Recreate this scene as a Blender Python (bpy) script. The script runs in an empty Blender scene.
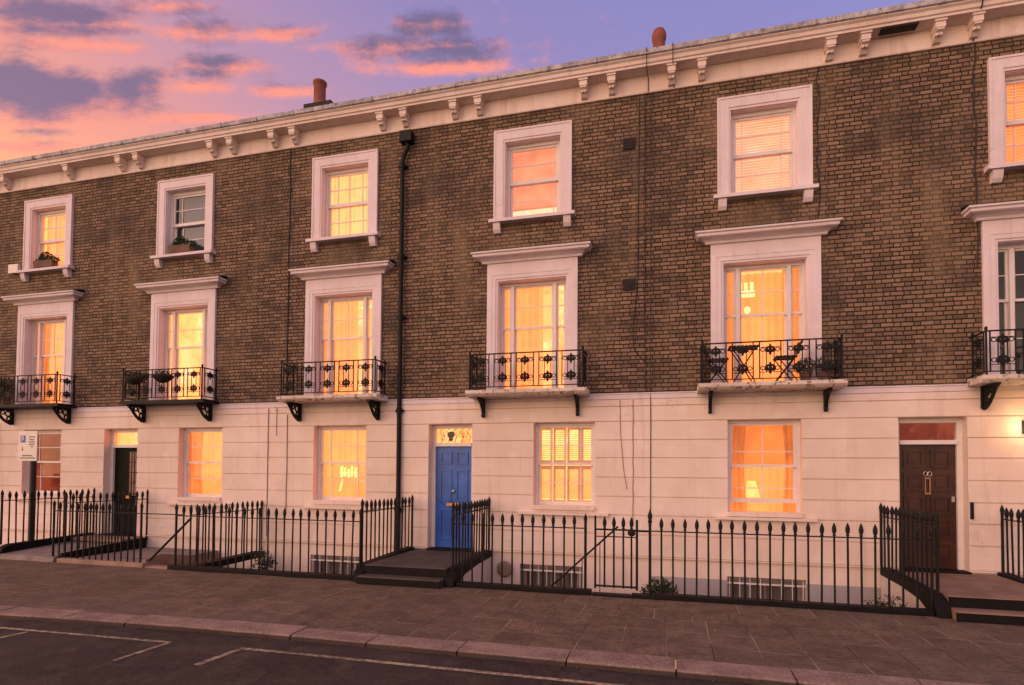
import bpy, math, random
from mathutils import Vector, Matrix
random.seed(7)
S = bpy.context.scene
COL = S.collection
R = math.radians

# ------------------------------------------------------------------ helpers
class MB:
    """collects shapes; build() links them as one mesh object"""
    def __init__(s): s.v = []; s.f = []; s.sm = []
    def add(s, vs, fs, sm=False):
        o = len(s.v); s.v += [tuple(v) for v in vs]
        for f in fs: s.f.append([o+i for i in f]); s.sm.append(sm)
        return s
    def box(s, x0, x1, y0, y1, z0, z1):
        return s.add([(x0,y0,z0),(x1,y0,z0),(x1,y1,z0),(x0,y1,z0),(x0,y0,z1),(x1,y0,z1),(x1,y1,z1),(x0,y1,z1)],
                     [(3,2,1,0),(4,5,6,7),(0,1,5,4),(1,2,6,5),(2,3,7,6),(3,0,4,7)])
    def quad(s, a, b, c, d): return s.add([a,b,c,d], [(0,1,2,3)])
    def prism(s, poly, axis, a, b):
        """poly: 2D points; axis 'x': points are (y,z); 'y': (x,z); 'z': (x,y)"""
        def P(p, t): return {'x':(t,p[0],p[1]), 'y':(p[0],t,p[1]), 'z':(p[0],p[1],t)}[axis]
        n = len(poly); vs = [P(p,a) for p in poly] + [P(p,b) for p in poly]
        fs = [tuple(range(n))[::-1], tuple(range(n,2*n))] + [(i,(i+1)%n,n+(i+1)%n,n+i) for i in range(n)]
        return s.add(vs, fs)
    def loft(s, rings, sm=True, caps=True):
        n = len(rings[0]); vs = [p for r in rings for p in r]; fs = []
        for k in range(len(rings)-1):
            for i in range(n):
                j = (i+1) % n; fs.append((k*n+i, k*n+j, (k+1)*n+j, (k+1)*n+i))
        s.add(vs, fs, sm)
        if caps: s.add(rings[0], [tuple(range(n))[::-1]]); s.add(rings[-1], [tuple(range(n))])
        return s
    def tube(s, pts, r, n=8, caps=True):
        pts = [Vector(p) for p in pts]; rings = []; side = None
        for i, p in enumerate(pts):
            d = (pts[min(i+1,len(pts)-1)] - pts[max(i-1,0)]).normalized()
            if side is None or abs(side.dot(d)) > .95:
                side = d.cross(Vector((0,0,1)) if abs(d.z) < .9 else Vector((1,0,0))).normalized()
            side = (side - d*side.dot(d)).normalized(); up = d.cross(side)
            rr = r[i] if isinstance(r, (list,tuple)) else r
            rings.append([p + side*math.cos(2*math.pi*k/n)*rr + up*math.sin(2*math.pi*k/n)*rr for k in range(n)])
        return s.loft(rings, True, caps)
    def lathe(s, prof, c, n=12, sm=True):
        x, y, z = c
        return s.loft([[(x+r*math.cos(2*math.pi*k/n), y+r*math.sin(2*math.pi*k/n), z+h) for k in range(n)] for r, h in prof], sm)
    def bead(s, c, rx, ry, rz, n=8):
        x, y, z = c; rings = []
        for t in (-.92,-.6,0,.6,.92):
            q = math.sqrt(1-t*t)
            rings.append([(x+rx*q*math.cos(2*math.pi*k/n), y+ry*q*math.sin(2*math.pi*k/n), z+rz*t) for k in range(n)])
        return s.loft(rings)
    def leaves(s, c, rx, ry, rz, n, size, rnd):
        for _ in range(int(n*2)):
            while True:
                p = Vector((rnd.uniform(-1,1), rnd.uniform(-1,1), rnd.uniform(-1,1)))
                if .15 < p.length < 1: break
            p = Vector((c[0]+p.x*rx, c[1]+p.y*ry, c[2]+p.z*rz))
            a = Vector((rnd.gauss(0,1), rnd.gauss(0,1), rnd.gauss(0,1)+.5)).normalized()
            b = a.cross(Vector((rnd.gauss(0,1), rnd.gauss(0,1), rnd.gauss(0,1)))).normalized()
            l = size*rnd.uniform(.4,1.0); w = l*.42
            s.add([p-a*l, p+b*w, p+a*l, p-b*w], [(0,1,2,3)])
        return s
    def build(s, name, mat, parent=None, origin=(0,0,0), bevel=0, label=None):
        off = WL[parent] if parent is not None else Vector(origin)
        me = bpy.data.meshes.new(name)
        me.from_pydata([(x-off.x, y-off.y, z-off.z) for x, y, z in s.v], [], s.f)
        me.polygons.foreach_set('use_smooth', s.sm); me.materials.append(mat); me.update()
        o = bpy.data.objects.new(name, me); COL.objects.link(o)
        if parent is not None: o.parent = parent
        else: o.location = off
        WL[o] = off
        if bevel:
            m = o.modifiers.new('bevel', 'BEVEL'); m.width = bevel; m.segments = 2; m.limit_method = 'ANGLE'
        if label: o['label'] = label
        return o
WL = {}
def tag(o, label, cat, group=None):
    o['label'] = label; o['category'] = cat
    if group: o['group'] = group
    return o
def thing(name, label, cat, loc=(0,0,0), group=None):
    o = bpy.data.objects.new(name, None); o.empty_display_size = .2; COL.objects.link(o)
    o.location = loc; WL[o] = Vector(loc)
    return tag(o, label, cat, group)
def struct(o): o['kind'] = 'structure'; return o
def copy_part(src, parent, offset, rz=0):
    c = src.copy(); COL.objects.link(c); c.parent = parent; c.location = offset; c.rotation_euler = (0,0,rz); return c

# ------------------------------------------------------------------ materials
class NT:
    def __init__(s, name):
        s.m = bpy.data.materials.new(name); s.m.use_nodes = True; s.t = s.m.node_tree; s.t.nodes.clear()
        s.out = s.t.nodes.new('ShaderNodeOutputMaterial')
    def n(s, typ, ins=None, **kw):
        nd = s.t.nodes.new(typ)
        for k, v in kw.items(): setattr(nd, k, v)
        for k, v in (ins or {}).items():
            i = nd.inputs[k]
            if isinstance(v, bpy.types.NodeSocket): s.t.links.new(v, i)
            else: i.default_value = v
        return nd
    def math(s, op, a, b=0.0, c=None):
        d = {0:a, 1:b}
        if c is not None: d[2] = c
        return s.n('ShaderNodeMath', d, operation=op).outputs[0]
    def mix(s, f, a, b, blend='MIX'):
        nd = s.t.nodes.new('ShaderNodeMix'); nd.data_type = 'RGBA'; nd.blend_type = blend; nd.clamp_factor = True
        for i, v in ((0,f),(6,a),(7,b)):
            if isinstance(v, bpy.types.NodeSocket): s.t.links.new(v, nd.inputs[i])
            else: nd.inputs[i].default_value = v if i == 0 else (v+(1,) if len(v) == 3 else v)
        return nd.outputs[2]
    def noise(s, vec, scale, detail=4, rough=.55): 
        return s.n('ShaderNodeTexNoise', {'Vector':vec, 'Scale':scale, 'Detail':detail, 'Roughness':rough}).outputs['Fac']
    def ramp(s, fac, stops):
        nd = s.n('ShaderNodeValToRGB', {'Fac':fac}); e = nd.color_ramp.elements
        while len(e) < len(stops): e.new(.5)
        for el, (p, c) in zip(e, stops): el.position = p; el.color = c+(1,) if len(c) == 3 else c
        return nd.outputs['Color']
    def sstep(s, v, a, b):
        return s.n('ShaderNodeMapRange', {'Value':v, 'From Min':a, 'From Max':b, 'To Min':0, 'To Max':1}, interpolation_type='SMOOTHSTEP').outputs[0]
    def obj(s): return s.n('ShaderNodeTexCoord').outputs['Object']
    def bump(s, h, strength=.3, dist=.01): return s.n('ShaderNodeBump', {'Height':h, 'Strength':strength, 'Distance':dist}).outputs[0]
    def pbr(s, col, rough=.6, normal=None, metal=0.0, spec=.5, **kw):
        d = {'Base Color': col if isinstance(col, bpy.types.NodeSocket) else tuple(col)+(1,), 'Roughness':rough, 'Metallic':metal, 'Specular IOR Level':spec}
        if normal is not None: d['Normal'] = normal
        d.update(kw)
        p = s.n('ShaderNodeBsdfPrincipled', d); s.t.links.new(p.outputs[0], s.out.inputs[0]); return s.m

def worn(name, col, rough=.6, amp=.18, scale=2.5, bump=.15, fine=35, metal=0.0, spec=.4):
    t = NT(name); v = t.obj()
    a = t.noise(v, scale, 6, .6); b = t.noise(v, fine, 4, .6)
    lo = tuple(c*(1-amp) for c in col); hi = tuple(min(1,c*(1+amp*.6)) for c in col)
    c = t.mix(t.sstep(a, .3, .7), lo, hi); c = t.mix(t.math('MULTIPLY', t.sstep(b,.45,.75), .25), c, tuple(x*.75 for x in col))
    return t.pbr(c, rough, t.bump(b, bump, .004), metal, spec)

def stucco_mat(name, col, streak=.5):
    t = NT(name); v = t.obj()
    big = t.noise(v, .7, 5, .6); big2 = t.noise(t.n('ShaderNodeMapping', {'Vector':v, 'Location':(4,0,2)}).outputs[0], 1.9, 6, .65)
    st = t.noise(t.n('ShaderNodeMapping', {'Vector':v, 'Scale':(5,5,.35)}).outputs[0], 1.2, 5, .65)
    st2 = t.noise(t.n('ShaderNodeMapping', {'Vector':v, 'Scale':(14,14,.8), 'Location':(2,0,0)}).outputs[0], 1.1, 6, .7)
    fine = t.noise(v, 60, 3, .6); mid = t.noise(v, 6, 5, .6)
    c = t.mix(t.sstep(big,.3,.7), tuple(x*k for x, k in zip(col,(.86,.83,.80))), col)
    c = t.mix(t.math('MULTIPLY', t.sstep(big2,.55,.66), .35), c, tuple(min(.85,x*1.14) for x in col))
    c = t.mix(t.math('MULTIPLY', t.sstep(st,.52,.75), streak), c, tuple(x*k for x, k in zip(col,(.66,.58,.52))))
    c = t.mix(t.math('MULTIPLY', t.sstep(st2,.60,.72), streak*.6), c, tuple(x*k for x, k in zip(col,(.5,.43,.38))))
    c = t.mix(t.math('MULTIPLY', t.sstep(mid,.6,.75), .35), c, tuple(x*.76 for x in col))
    cr = t.n('ShaderNodeTexVoronoi', {'Vector':t.n('ShaderNodeVectorMath', {0:v, 1:t.n('ShaderNodeTexNoise', {'Vector':v, 'Scale':1.7, 'Detail':5}).outputs['Color']}, operation='ADD').outputs[0], 'Scale':.8}, feature='DISTANCE_TO_EDGE').outputs['Distance']
    c = t.mix(t.math('MULTIPLY', t.math('MULTIPLY', t.math('SUBTRACT', 1.0, t.sstep(cr,.002,.008)), t.sstep(big2,.5,.6)), .3), c, tuple(x*.4 for x in col))
    return t.pbr(c, .7, t.bump(t.math('ADD', fine, t.math('MULTIPLY', mid, 2.0)), .16, .005), 0, .25)

def brick_mat():
    t = NT('stock_brick'); v = t.obj()
    wob = t.n('ShaderNodeTexNoise', {'Vector':v, 'Scale':3.0, 'Detail':2}).outputs['Color']
    vv = t.n('ShaderNodeVectorMath', {0:t.n('ShaderNodeVectorMath', {0:wob, 1:(-.5,-.5,-.5)}, operation='ADD').outputs[0], 1:(.035,.0,.018)}, operation='MULTIPLY').outputs[0]
    p = t.n('ShaderNodeVectorMath', {0:v, 1:vv}, operation='ADD').outputs[0]
    sx = t.n('ShaderNodeSeparateXYZ', {0:p}).outputs
    zr = t.math('DIVIDE', sx[2], .0745); row = t.math('FLOOR', zr); fz = t.math('FRACT', zr)
    par = t.math('MODULO', t.math('ABSOLUTE', row), 2.0)
    jit = t.n('ShaderNodeTexWhiteNoise', {'W':row}, noise_dimensions='1D').outputs[0]
    u = t.math('ADD', t.math('ADD', t.math('DIVIDE', sx[0], .292), t.math('MULTIPLY', par, .5)), t.math('MULTIPLY', jit, .16))
    fu = t.math('MULTIPLY', t.math('FRACT', u), .292)
    head = t.math('GREATER_THAN', fu, .195)
    dx = t.math('MINIMUM', t.math('MINIMUM', fu, t.math('ABSOLUTE', t.math('SUBTRACT', fu, .195))), t.math('SUBTRACT', .292, fu))
    dz = t.math('MULTIPLY', t.math('MINIMUM', fz, t.math('SUBTRACT', 1.0, fz)), .0745)
    d = t.math('MINIMUM', t.math('MULTIPLY_ADD', dx, 1.2, .001), dz)
    rough_edge = t.math('MULTIPLY', t.math('SUBTRACT', t.noise(v, 40, 3), .5), .008)
    mort = t.math('SUBTRACT', 1.0, t.sstep(t.math('ADD', d, rough_edge), .0065, .0145))
    cid = t.math('ADD', t.math('MULTIPLY', t.math('FLOOR', u), 2.0), head)
    wn = t.n('ShaderNodeTexWhiteNoise', {'Vector':t.n('ShaderNodeCombineXYZ', {0:cid, 1:row}).outputs[0]}, noise_dimensions='2D').outputs[0]
    base = t.ramp(wn, [(0,(.12,.078,.055)), (.15,(.20,.132,.088)), (.45,(.30,.19,.13)), (.75,(.375,.248,.17)), (.9,(.395,.262,.182)), (1,(.27,.14,.10))])
    tex = t.noise(v, 55, 5, .7)
    base = t.mix(.45, base, t.ramp(tex, [(.3,(.045,.032,.024)), (.7,(.24,.175,.12))]))
    soot = t.noise(t.n('ShaderNodeMapping', {'Vector':v, 'Scale':(.7,1,1.5)}).outputs[0], .75, 8, .68); soot2 = t.noise(t.n('ShaderNodeMapping', {'Vector':v, 'Scale':(1.6,1,.5), 'Location':(7,0,3)}).outputs[0], .9, 5, .6)
    repoint = t.sstep(t.noise(t.n('ShaderNodeMapping', {'Vector':v, 'Location':(3,0,9)}).outputs[0], .55, 5, .6), .54, .62)
    c = t.mix(mort, base, t.mix(t.math('MULTIPLY', repoint, .25), (.02,.015,.012), (.15,.11,.08)))
    c = t.mix(t.math('MULTIPLY', t.sstep(soot,.46,.62), .55), c, (.055,.043,.036))
    c = t.mix(t.math('MULTIPLY', t.sstep(soot2,.48,.7), .35), c, (.30,.215,.13))
    h = t.math('ADD', t.math('SUBTRACT', 1.0, mort), t.math('MULTIPLY', tex, .35))
    return t.pbr(c, .9, t.bump(h, .5, .008), 0, .15)

def paving_mat():
    t = NT('paving_slabs'); v = t.obj()
    wob = t.n('ShaderNodeTexNoise', {'Vector':v, 'Scale':1.5, 'Detail':2}).outputs['Color']
    vv = t.n('ShaderNodeVectorMath', {0:wob, 1:(.03,.03,0)}, operation='MULTIPLY').outputs[0]
    p = t.n('ShaderNodeVectorMath', {0:v, 1:vv}, operation='ADD').outputs[0]
    sx = t.n('ShaderNodeSeparateXYZ', {0:p}).outputs
    yr = t.math('DIVIDE', t.math('ADD', sx[1], 20.05), .56); row = t.math('FLOOR', yr); fy = t.math('FRACT', yr)
    jit = t.n('ShaderNodeTexWhiteNoise', {'W':row}, noise_dimensions='1D').outputs[0]
    u = t.math('ADD', t.math('DIVIDE', sx[0], .47), t.math('MULTIPLY', t.math('GREATER_THAN', jit, .6), t.math('MULTIPLY', jit, .5)))
    fu = t.math('FRACT', u)
    dx = t.math('MULTIPLY', t.math('MINIMUM', fu, t.math('SUBTRACT', 1.0, fu)), .47)
    dy = t.math('MULTIPLY', t.math('MINIMUM', fy, t.math('SUBTRACT', 1.0, fy)), .56)
    joint = t.math('SUBTRACT', 1.0, t.sstep(t.math('ADD', t.math('MINIMUM', dx, dy), t.math('MULTIPLY', t.math('SUBTRACT', t.noise(v, 14, 3), .5), .012)), .003, .009))
    wn = t.n('ShaderNodeTexWhiteNoise', {'Vector':t.n('ShaderNodeCombineXYZ', {0:t.math('FLOOR', u), 1:row}).outputs[0]}, noise_dimensions='2D').outputs[0]
    base = t.ramp(wn, [(0,(.14,.097,.061)), (.5,(.168,.116,.074)), (.92,(.195,.134,.086)), (.94,(.21,.135,.095)), (1,(.225,.14,.10))])
    a = t.noise(v, 3.2, 8, .74); b = t.noise(v, 45, 4, .7); g = t.noise(v, .5, 4, .6)
    c = t.mix(t.math('MULTIPLY', t.sstep(a,.42,.62), .75), base, (.078,.054,.037))
    pat = t.noise(v, 16, 9, .78); c = t.mix(t.math('MULTIPLY', t.sstep(pat,.5,.57), .7), c, (.065,.047,.036)); c = t.mix(t.math('MULTIPLY', t.sstep(pat,.30,.44), -.45), c, c) if False else c
    c = t.mix(t.math('MULTIPLY', t.sstep(g,.45,.7), .35), c, (.19,.14,.108))
    jc = t.mix(t.sstep(t.noise(v, 1.1, 3),.4,.6), (.04,.03,.024), (.36,.27,.19))
    c = t.mix(t.math('MULTIPLY', joint, .95), c, jc)
    gum = t.n('ShaderNodeTexVoronoi', {'Vector':v, 'Scale':3.1}).outputs['Distance']
    c = t.mix(t.math('MULTIPLY', t.math('SUBTRACT', 1.0, t.sstep(gum,.03,.055)), .55), c, (.26,.21,.18))
    c = t.mix(t.math('MULTIPLY', t.sstep(b,.56,.66), .55), c, (.30,.22,.155))
    h = t.math('ADD', t.math('MULTIPLY', t.math('SUBTRACT', 1.0, joint), .6), t.math('ADD', t.math('MULTIPLY', b, .5), t.math('MULTIPLY', t.noise(v, 12, 5, .7), 1.1)))
    return t.pbr(c, .82, t.bump(h, .75, .016), 0, .3)

def asphalt_mat():
    t = NT('asphalt'); v = t.obj()
    a = t.noise(v, .8, 6, .62); b = t.noise(v, 55, 4, .75); k = t.noise(v, 9, 8, .75)
    w_ = t.noise(v, 3.2, 8, .72)
    c = t.mix(t.sstep(a,.35,.7), (.03,.022,.018), (.05,.037,.029)); c = t.mix(t.math('MULTIPLY', t.sstep(w_,.48,.62), .6), c, (.085,.062,.048))
    c = t.mix(t.math('MULTIPLY', t.sstep(b,.54,.66), .7), c, (.14,.105,.082)); c = t.mix(t.math('MULTIPLY', t.sstep(k,.58,.75), .4), c, (.02,.017,.016))
    cr = t.n('ShaderNodeTexVoronoi', {'Vector':t.n('ShaderNodeVectorMath', {0:v, 1:t.n('ShaderNodeTexNoise', {'Vector':v, 'Scale':2.0}).outputs['Color']}, operation='ADD').outputs[0], 'Scale':.55}, feature='DISTANCE_TO_EDGE').outputs['Distance']
    c = t.mix(t.math('MULTIPLY', t.math('SUBTRACT', 1.0, t.sstep(cr,.004,.014)), .5), c, (.014,.012,.011))
    return t.pbr(c, .75, t.bump(t.math('ADD', b, t.math('MULTIPLY', k, 1.5)), .9, .014), 0, .3)

def paint_mark_mat():
    t = NT('worn_road_paint'); v = t.obj()
    k = t.noise(v, 16, 6, .75); k2 = t.noise(v, 2, 3)
    f = t.math('MULTIPLY', t.sstep(t.math('ADD', k, t.math('MULTIPLY', k2, .5)), .60, .88), .85)
    return t.pbr(t.mix(f, (.46,.36,.22), (.06,.045,.036)), .75)

def gutter_mat():
    t = NT('peeling_gutter_paint'); v = t.obj()
    a = t.noise(v, 6, 7, .72); b = t.noise(t.n('ShaderNodeMapping', {'Vector':v, 'Scale':(9,9,1.5)}).outputs[0], 1.5, 6, .7)
    c = t.mix(t.sstep(a,.4,.62), (.62,.60,.66), (.36,.34,.38))
    c = t.mix(t.math('MULTIPLY', t.sstep(b,.55,.66), .8), c, (.07,.055,.06))
    return t.pbr(c, .7, t.bump(a, .3, .006), 0, .2)

def granite_mat():
    t = NT('granite_kerb'); v = t.obj()
    a = t.noise(v, 2.5, 6, .65); b = t.noise(v, 32, 5, .78); k = t.noise(v, 11, 6, .75)
    c = t.mix(t.sstep(a,.35,.68), (.20,.135,.105), (.34,.235,.185))
    c = t.mix(t.math('MULTIPLY', t.sstep(b,.5,.62), .6), c, (.46,.34,.28)); c = t.mix(t.math('MULTIPLY', t.sstep(k,.55,.72), .5), c, (.085,.06,.048))
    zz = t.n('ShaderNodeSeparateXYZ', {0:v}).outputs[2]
    c = t.mix(t.math('MULTIPLY', t.sstep(t.math('ADD', zz, t.math('MULTIPLY', k, .014)), -.004, -.016), .85), c, (.03,.022,.018))   # riser painted dark low down: its shade together with gutter grime
    return t.pbr(c, .85, t.bump(t.math('ADD', b, t.math('MULTIPLY', k, 1.5)), .8, .015), 0, .25)

def glass_mat(name, refl=1.0, tint=(.93,.95,.94)):
    t = NT(name); v = t.obj()
    nb = t.bump(t.noise(v, 1.7, 2), .05, .05)
    fr = t.n('ShaderNodeFresnel', {'IOR':1.5, 'Normal':nb}).outputs[0]
    f = t.math('MINIMUM', t.math('MULTIPLY', fr, refl), .95)
    tr = t.n('ShaderNodeBsdfTransparent', {'Color':tint+(1,)}).outputs[0]
    gl = t.n('ShaderNodeBsdfGlossy', {'Roughness':.02, 'Normal':nb}).outputs[0]
    m = t.n('ShaderNodeMixShader', {0:f, 1:tr, 2:gl}); t.t.links.new(m.outputs[0], t.out.inputs[0]); return t.m

def lit_mat(name, c1, c2, strength, scale=1.4, stretch=(1,1,.6)):
    """inside of a lit room: uneven warm light"""
    t = NT(name); v = t.obj()
    n = t.noise(t.n('ShaderNodeMapping', {'Vector':v, 'Scale':stretch}).outputs[0], scale, 3, .5)
    c = t.mix(t.sstep(n,.3,.7), c1, c2)
    hot = t.noise(t.n('ShaderNodeMapping', {'Vector':v, 'Location':(5,1,3), 'Scale':(1,1,.8)}).outputs[0], 2.3, 5, .65)
    c = t.mix(t.math('MULTIPLY', t.sstep(hot,.54,.68), .75), c, (c2[0], min(1, c2[1]*1.45), min(1, c2[2]*1.9)))
    c = t.mix(t.math('MULTIPLY', t.sstep(hot,.46,.34), .6), c, (c1[0]*.8, c1[1]*.72, c1[2]*.65))
    e = t.n('ShaderNodeEmission', {'Color':c, 'Strength':strength}); t.t.links.new(e.outputs[0], t.out.inputs[0]); return t.m

def cloth_mat(name, col, trans=.65):
    t = NT(name); v = t.obj()
    c = t.mix(t.sstep(t.noise(v, 3, 4),.3,.7), tuple(x*.85 for x in col), col)
    a = t.n('ShaderNodeBsdfDiffuse', {'Color':c}).outputs[0]; b = t.n('ShaderNodeBsdfTranslucent', {'Color':c}).outputs[0]
    m = t.n('ShaderNodeMixShader', {0:trans, 1:a, 2:b}); t.t.links.new(m.outputs[0], t.out.inputs[0]); return t.m

def leaf_mat(name, col):
    t = NT(name); v = t.obj()
    c = t.mix(t.sstep(t.noise(v, 9, 3),.35,.65), tuple(x*.5 for x in col), tuple(x*1.3 for x in col))
    return t.pbr(c, .6, None, 0, .3)

M = dict(
    brick=brick_mat(), paving=paving_mat(), asphalt=asphalt_mat(), paint=paint_mark_mat(),
    stucco=stucco_mat('painted_stucco', (.82,.685,.61), .45), trim=stucco_mat('painted_trim', (.78,.69,.735), .45),
    cornice=stucco_mat('weathered_cornice_paint', (.82,.70,.65), .8), dado=stucco_mat('grey_basement_paint', (.42,.39,.40), .5),
    wood=worn('white_joinery_paint', (.74,.68,.66), .4, .06, 3, .05), iron=worn('black_iron', (.009,.008,.008), .6, .3, 8, .2, 60, 0, .25),
    plinth=worn('black_painted_stone', (.009,.007,.007), .65, .35, 6, .4, 40, 0, .15), kerb=granite_mat(),
    lead=worn('lead_flashing', (.06,.055,.055), .6, .3, 5, .3), slate=worn('roof_slate', (.07,.07,.08), .6, .3, 4, .4),
    gutter=gutter_mat(), pot=worn('terracotta', (.27,.085,.06), .8, .25, 6, .3),
    stack=worn('sooty_chimney_brick', (.035,.028,.025), .9, .4, 6, .5), blue=worn('blue_gloss_paint', (.03,.125,.48), .28, .3, 2.2, .12, 14),
    brown=worn('dark_brown_gloss_paint', (.055,.020,.013), .3, .4, 4, .15, 20, 0, .45), darkdoor=worn('dark_green_paint', (.006,.007,.006), .55, .3, 4, .1, 35, 0, .1),
    doorglass=worn('frosted_door_glass', (.22,.12,.08), .3, .4, 7, .3), brass=worn('brass', (.60,.30,.12), .35, .2, 9, .1, 40, .9), oldbrass=worn('old_brass', (.42,.24,.13), .45, .3, 9, .1, 40, .7), steel=worn('steel', (.55,.5,.48), .3, .2, 9, .1, 40, .9),
    path=worn('dark_path_stone', (.07,.055,.045), .75, .35, 3, .5, 50), tilepath=worn('red_path_tiles', (.22,.135,.10), .7, .3, 3, .4, 50), palepath=worn('pale_concrete_path', (.24,.19,.17), .85, .3, 3, .4, 40), palestone=worn('sandstone_sill', (.30,.20,.15), .85, .25, 4, .5, 40),
    cable=worn('dark_cable', (.03,.022,.02), .6, .2, 6, .1), painted_cable=worn('painted_over_cable', (.30,.20,.175), .6, .2, 6, .1), sign=worn('cream_sign_plate', (.74,.68,.60), .45, .06, 4, .05), signblue=worn('blue_sign_paint', (.04,.09,.36), .4, .05, 4, .05),
    signink=worn('dark_sign_ink', (.08,.07,.09), .5, .1, 9, .05), signred=worn('red_sign_ink', (.45,.08,.06), .5, .1, 9, .05), pole=worn('dark_pole_paint', (.014,.01,.009), .5, .2, 5, .15),
    vent=worn('dark_vent_grating', (.03,.02,.018), .8, .3, 9, .3), planter=worn('weathered_planter', (.17,.095,.075), .85, .25, 7, .4), moss=worn('dark_hanging_bowl', (.025,.022,.017), .9, .4, 10, .6),
    litter=leaf_mat('dry_leaves', (.20,.13,.08)), leaf=leaf_mat('dark_foliage', (.035,.055,.024)), leaf2=leaf_mat('olive_foliage', (.055,.062,.025)), slatwood=worn('dark_slat_wood', (.035,.028,.025), .6, .3, 8, .2),
    room_dark=worn('unlit_room', (.10,.10,.12), .9, .3, 2, .05), glass=glass_mat('window_glass', .65), glass_dark=glass_mat('window_glass_reflective', 1.6),
    slab=None, areafloor=worn('area_concrete', (.16,.14,.13), .9, .25, 2, .4), white_wall=stucco_mat('whitewash', (.64,.57,.55), .6),
    net=cloth_mat('net_curtain', (.94,.84,.66), .85), drape=cloth_mat('orange_drape', (.82,.74,.54), .75), blind=cloth_mat('pale_blind', (.85,.79,.70), .7), baseshade=worn('shaded_basement_paint', (.30,.24,.22), .6, .2, 4, .1), basecurtain=cloth_mat('faded_basement_curtain', (.45,.38,.34), .2), skytint=cloth_mat('blue_grey_sky_reflection', (.15,.165,.27), .2), shutter=cloth_mat('white_shutter', (.80,.70,.60), .25),
    lamp=lit_mat('lamp_glow', (1,.36,.10), (1,.42,.16), 2.6), lampwhite=lit_mat('wall_lamp_glow', (1,.72,.38), (1,.76,.42), 9.0),
)
def slab_mat():
    t = NT('peeling_slab_paint'); v = t.obj()
    f = t.sstep(t.noise(v, 9, 6, .7), .53, .60); g = t.noise(v, 2.5, 5)
    c = t.mix(t.sstep(g,.35,.7), (.60,.50,.45), (.74,.64,.58))
    return t.pbr(t.mix(t.math('MULTIPLY', f, .85), c, (.07,.055,.05)), .8, t.bump(f, .3, .006), 0, .2)
M['slab'] = slab_mat()
LIT = {     # warm lamplight inside the rooms
    'yellow': lit_mat('lit_room_yellow', (1,0.247,0.060), (1,0.308,0.112), 2.81), 'amber': lit_mat('lit_room_amber', (1,0.201,0.050), (1,0.273,0.090), 2.81),
    'orange': lit_mat('lit_room_orange', (1,0.163,0.036), (1,0.231,0.068), 2.81), 'shutter': lit_mat('lit_room_behind_shutters', (1,0.222,0.047), (1,0.299,0.094), 3.74),
    'red': lit_mat('lit_room_red', (.22,.022,.012), (.5,.075,.035), .7), 'bright': lit_mat('lit_room_bright', (1,0.282,0.094), (1,0.342,0.145), 3.39),
    'pink': lit_mat('lit_room_pink', (1,.27,.145), (1,.34,.21), 2.7), 'dim': M['room_dark'],
}

# ------------------------------------------------------------------ building pieces
ZS = [-2.4, -.02, .33, .72, 1.07, 1.41, 1.765, 2.125, 2.455, 2.80, 3.08, 3.22]   # stucco courses
def holed(mb, x0, x1, z0, z1, holes, y, depth):
    """wall face at y between x0..x1, z0..z1 with openings and their reveals"""
    xs = sorted({x0, x1} | {v for h in holes for v in h[:2] if x0 < v < x1}); zs = sorted({z0, z1} | {v for h in holes for v in h[2:4] if z0 < v < z1})
    for i in range(len(xs)-1):
        for k in range(len(zs)-1):
            cx, cz = (xs[i]+xs[i+1])/2, (zs[k]+zs[k+1])/2
            if any(h[0] < cx < h[1] and h[2] < cz < h[3] for h in holes): continue
            mb.quad((xs[i],y,zs[k]),(xs[i+1],y,zs[k]),(xs[i+1],y,zs[k+1]),(xs[i],y,zs[k+1]))
    for a, b, c, d in holes:
        if b <= x0 or a >= x1: continue
        lo, hi = max(c, z0), min(d, z1)
        if hi <= lo: continue
        mb.quad((a,y,lo),(a,y+depth,lo),(a,y+depth,hi),(a,y,hi)); mb.quad((b,y,lo),(b,y,hi),(b,y+depth,hi),(b,y+depth,lo))
        if d <= z1: mb.quad((a,y,d),(a,y+depth,d),(b,y+depth,d),(b,y,d))
        if c >= z0: mb.quad((a,y,c),(b,y,c),(b,y+depth,c),(a,y+depth,c))
    return mb

def sash(x0, x1, z0, z1, y, cols, rows, st=.048, bar=.017, th=.04, bottom=.07):
    m = MB(); m.box(x0, x0+st, y, y+th, z0, z1).box(x1-st, x1, y, y+th, z0, z1)
    m.box(x0+st, x1-st, y, y+th, z0, z0+bottom).box(x0+st, x1-st, y, y+th, z1-st, z1)
    ix0, ix1, iz0, iz1 = x0+st, x1-st, z0+bottom, z1-st
    for c in cols: 
        x = ix0+(ix1-ix0)*c; m.box(x-bar/2, x+bar/2, y+.006, y+th-.006, iz0, iz1)
    for r in rows:
        z = iz0+(iz1-iz0)*r; m.box(ix0, ix1, y+.009, y+th-.009, z-bar/2, z+bar/2)
    return m

def folds(m, x0, x1, z0, z1, y, n=9, amp=.022, rnd=None, pinch=0):
    """hanging cloth with vertical folds; pinch gathers it towards x0 (or x1 if negative) low down"""
    nx, nz = n*6, 10; vs = []; fs = []
    for k in range(nz+1):
        t = k/nz; z = z0+(z1-z0)*t
        w = 1 - abs(pinch)*math.sin(math.pi*min(1, (1-t)*1.05))**1.3
        for i in range(nx+1):
            u = i/nx; uu = u*w if pinch >= 0 else 1-(1-u)*w
            vs.append((x0+(x1-x0)*uu, y+amp*math.sin(u*n*2*math.pi+.6*math.sin(u*5))+amp*.4*math.sin(u*n*4.7+t*2), z))
    for k in range(nz):
        for i in range(nx):
            a = k*(nx+1)+i; fs.append((a, a+1, a+nx+2, a+nx+1))
    m.add(vs, fs, True); return m

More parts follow.
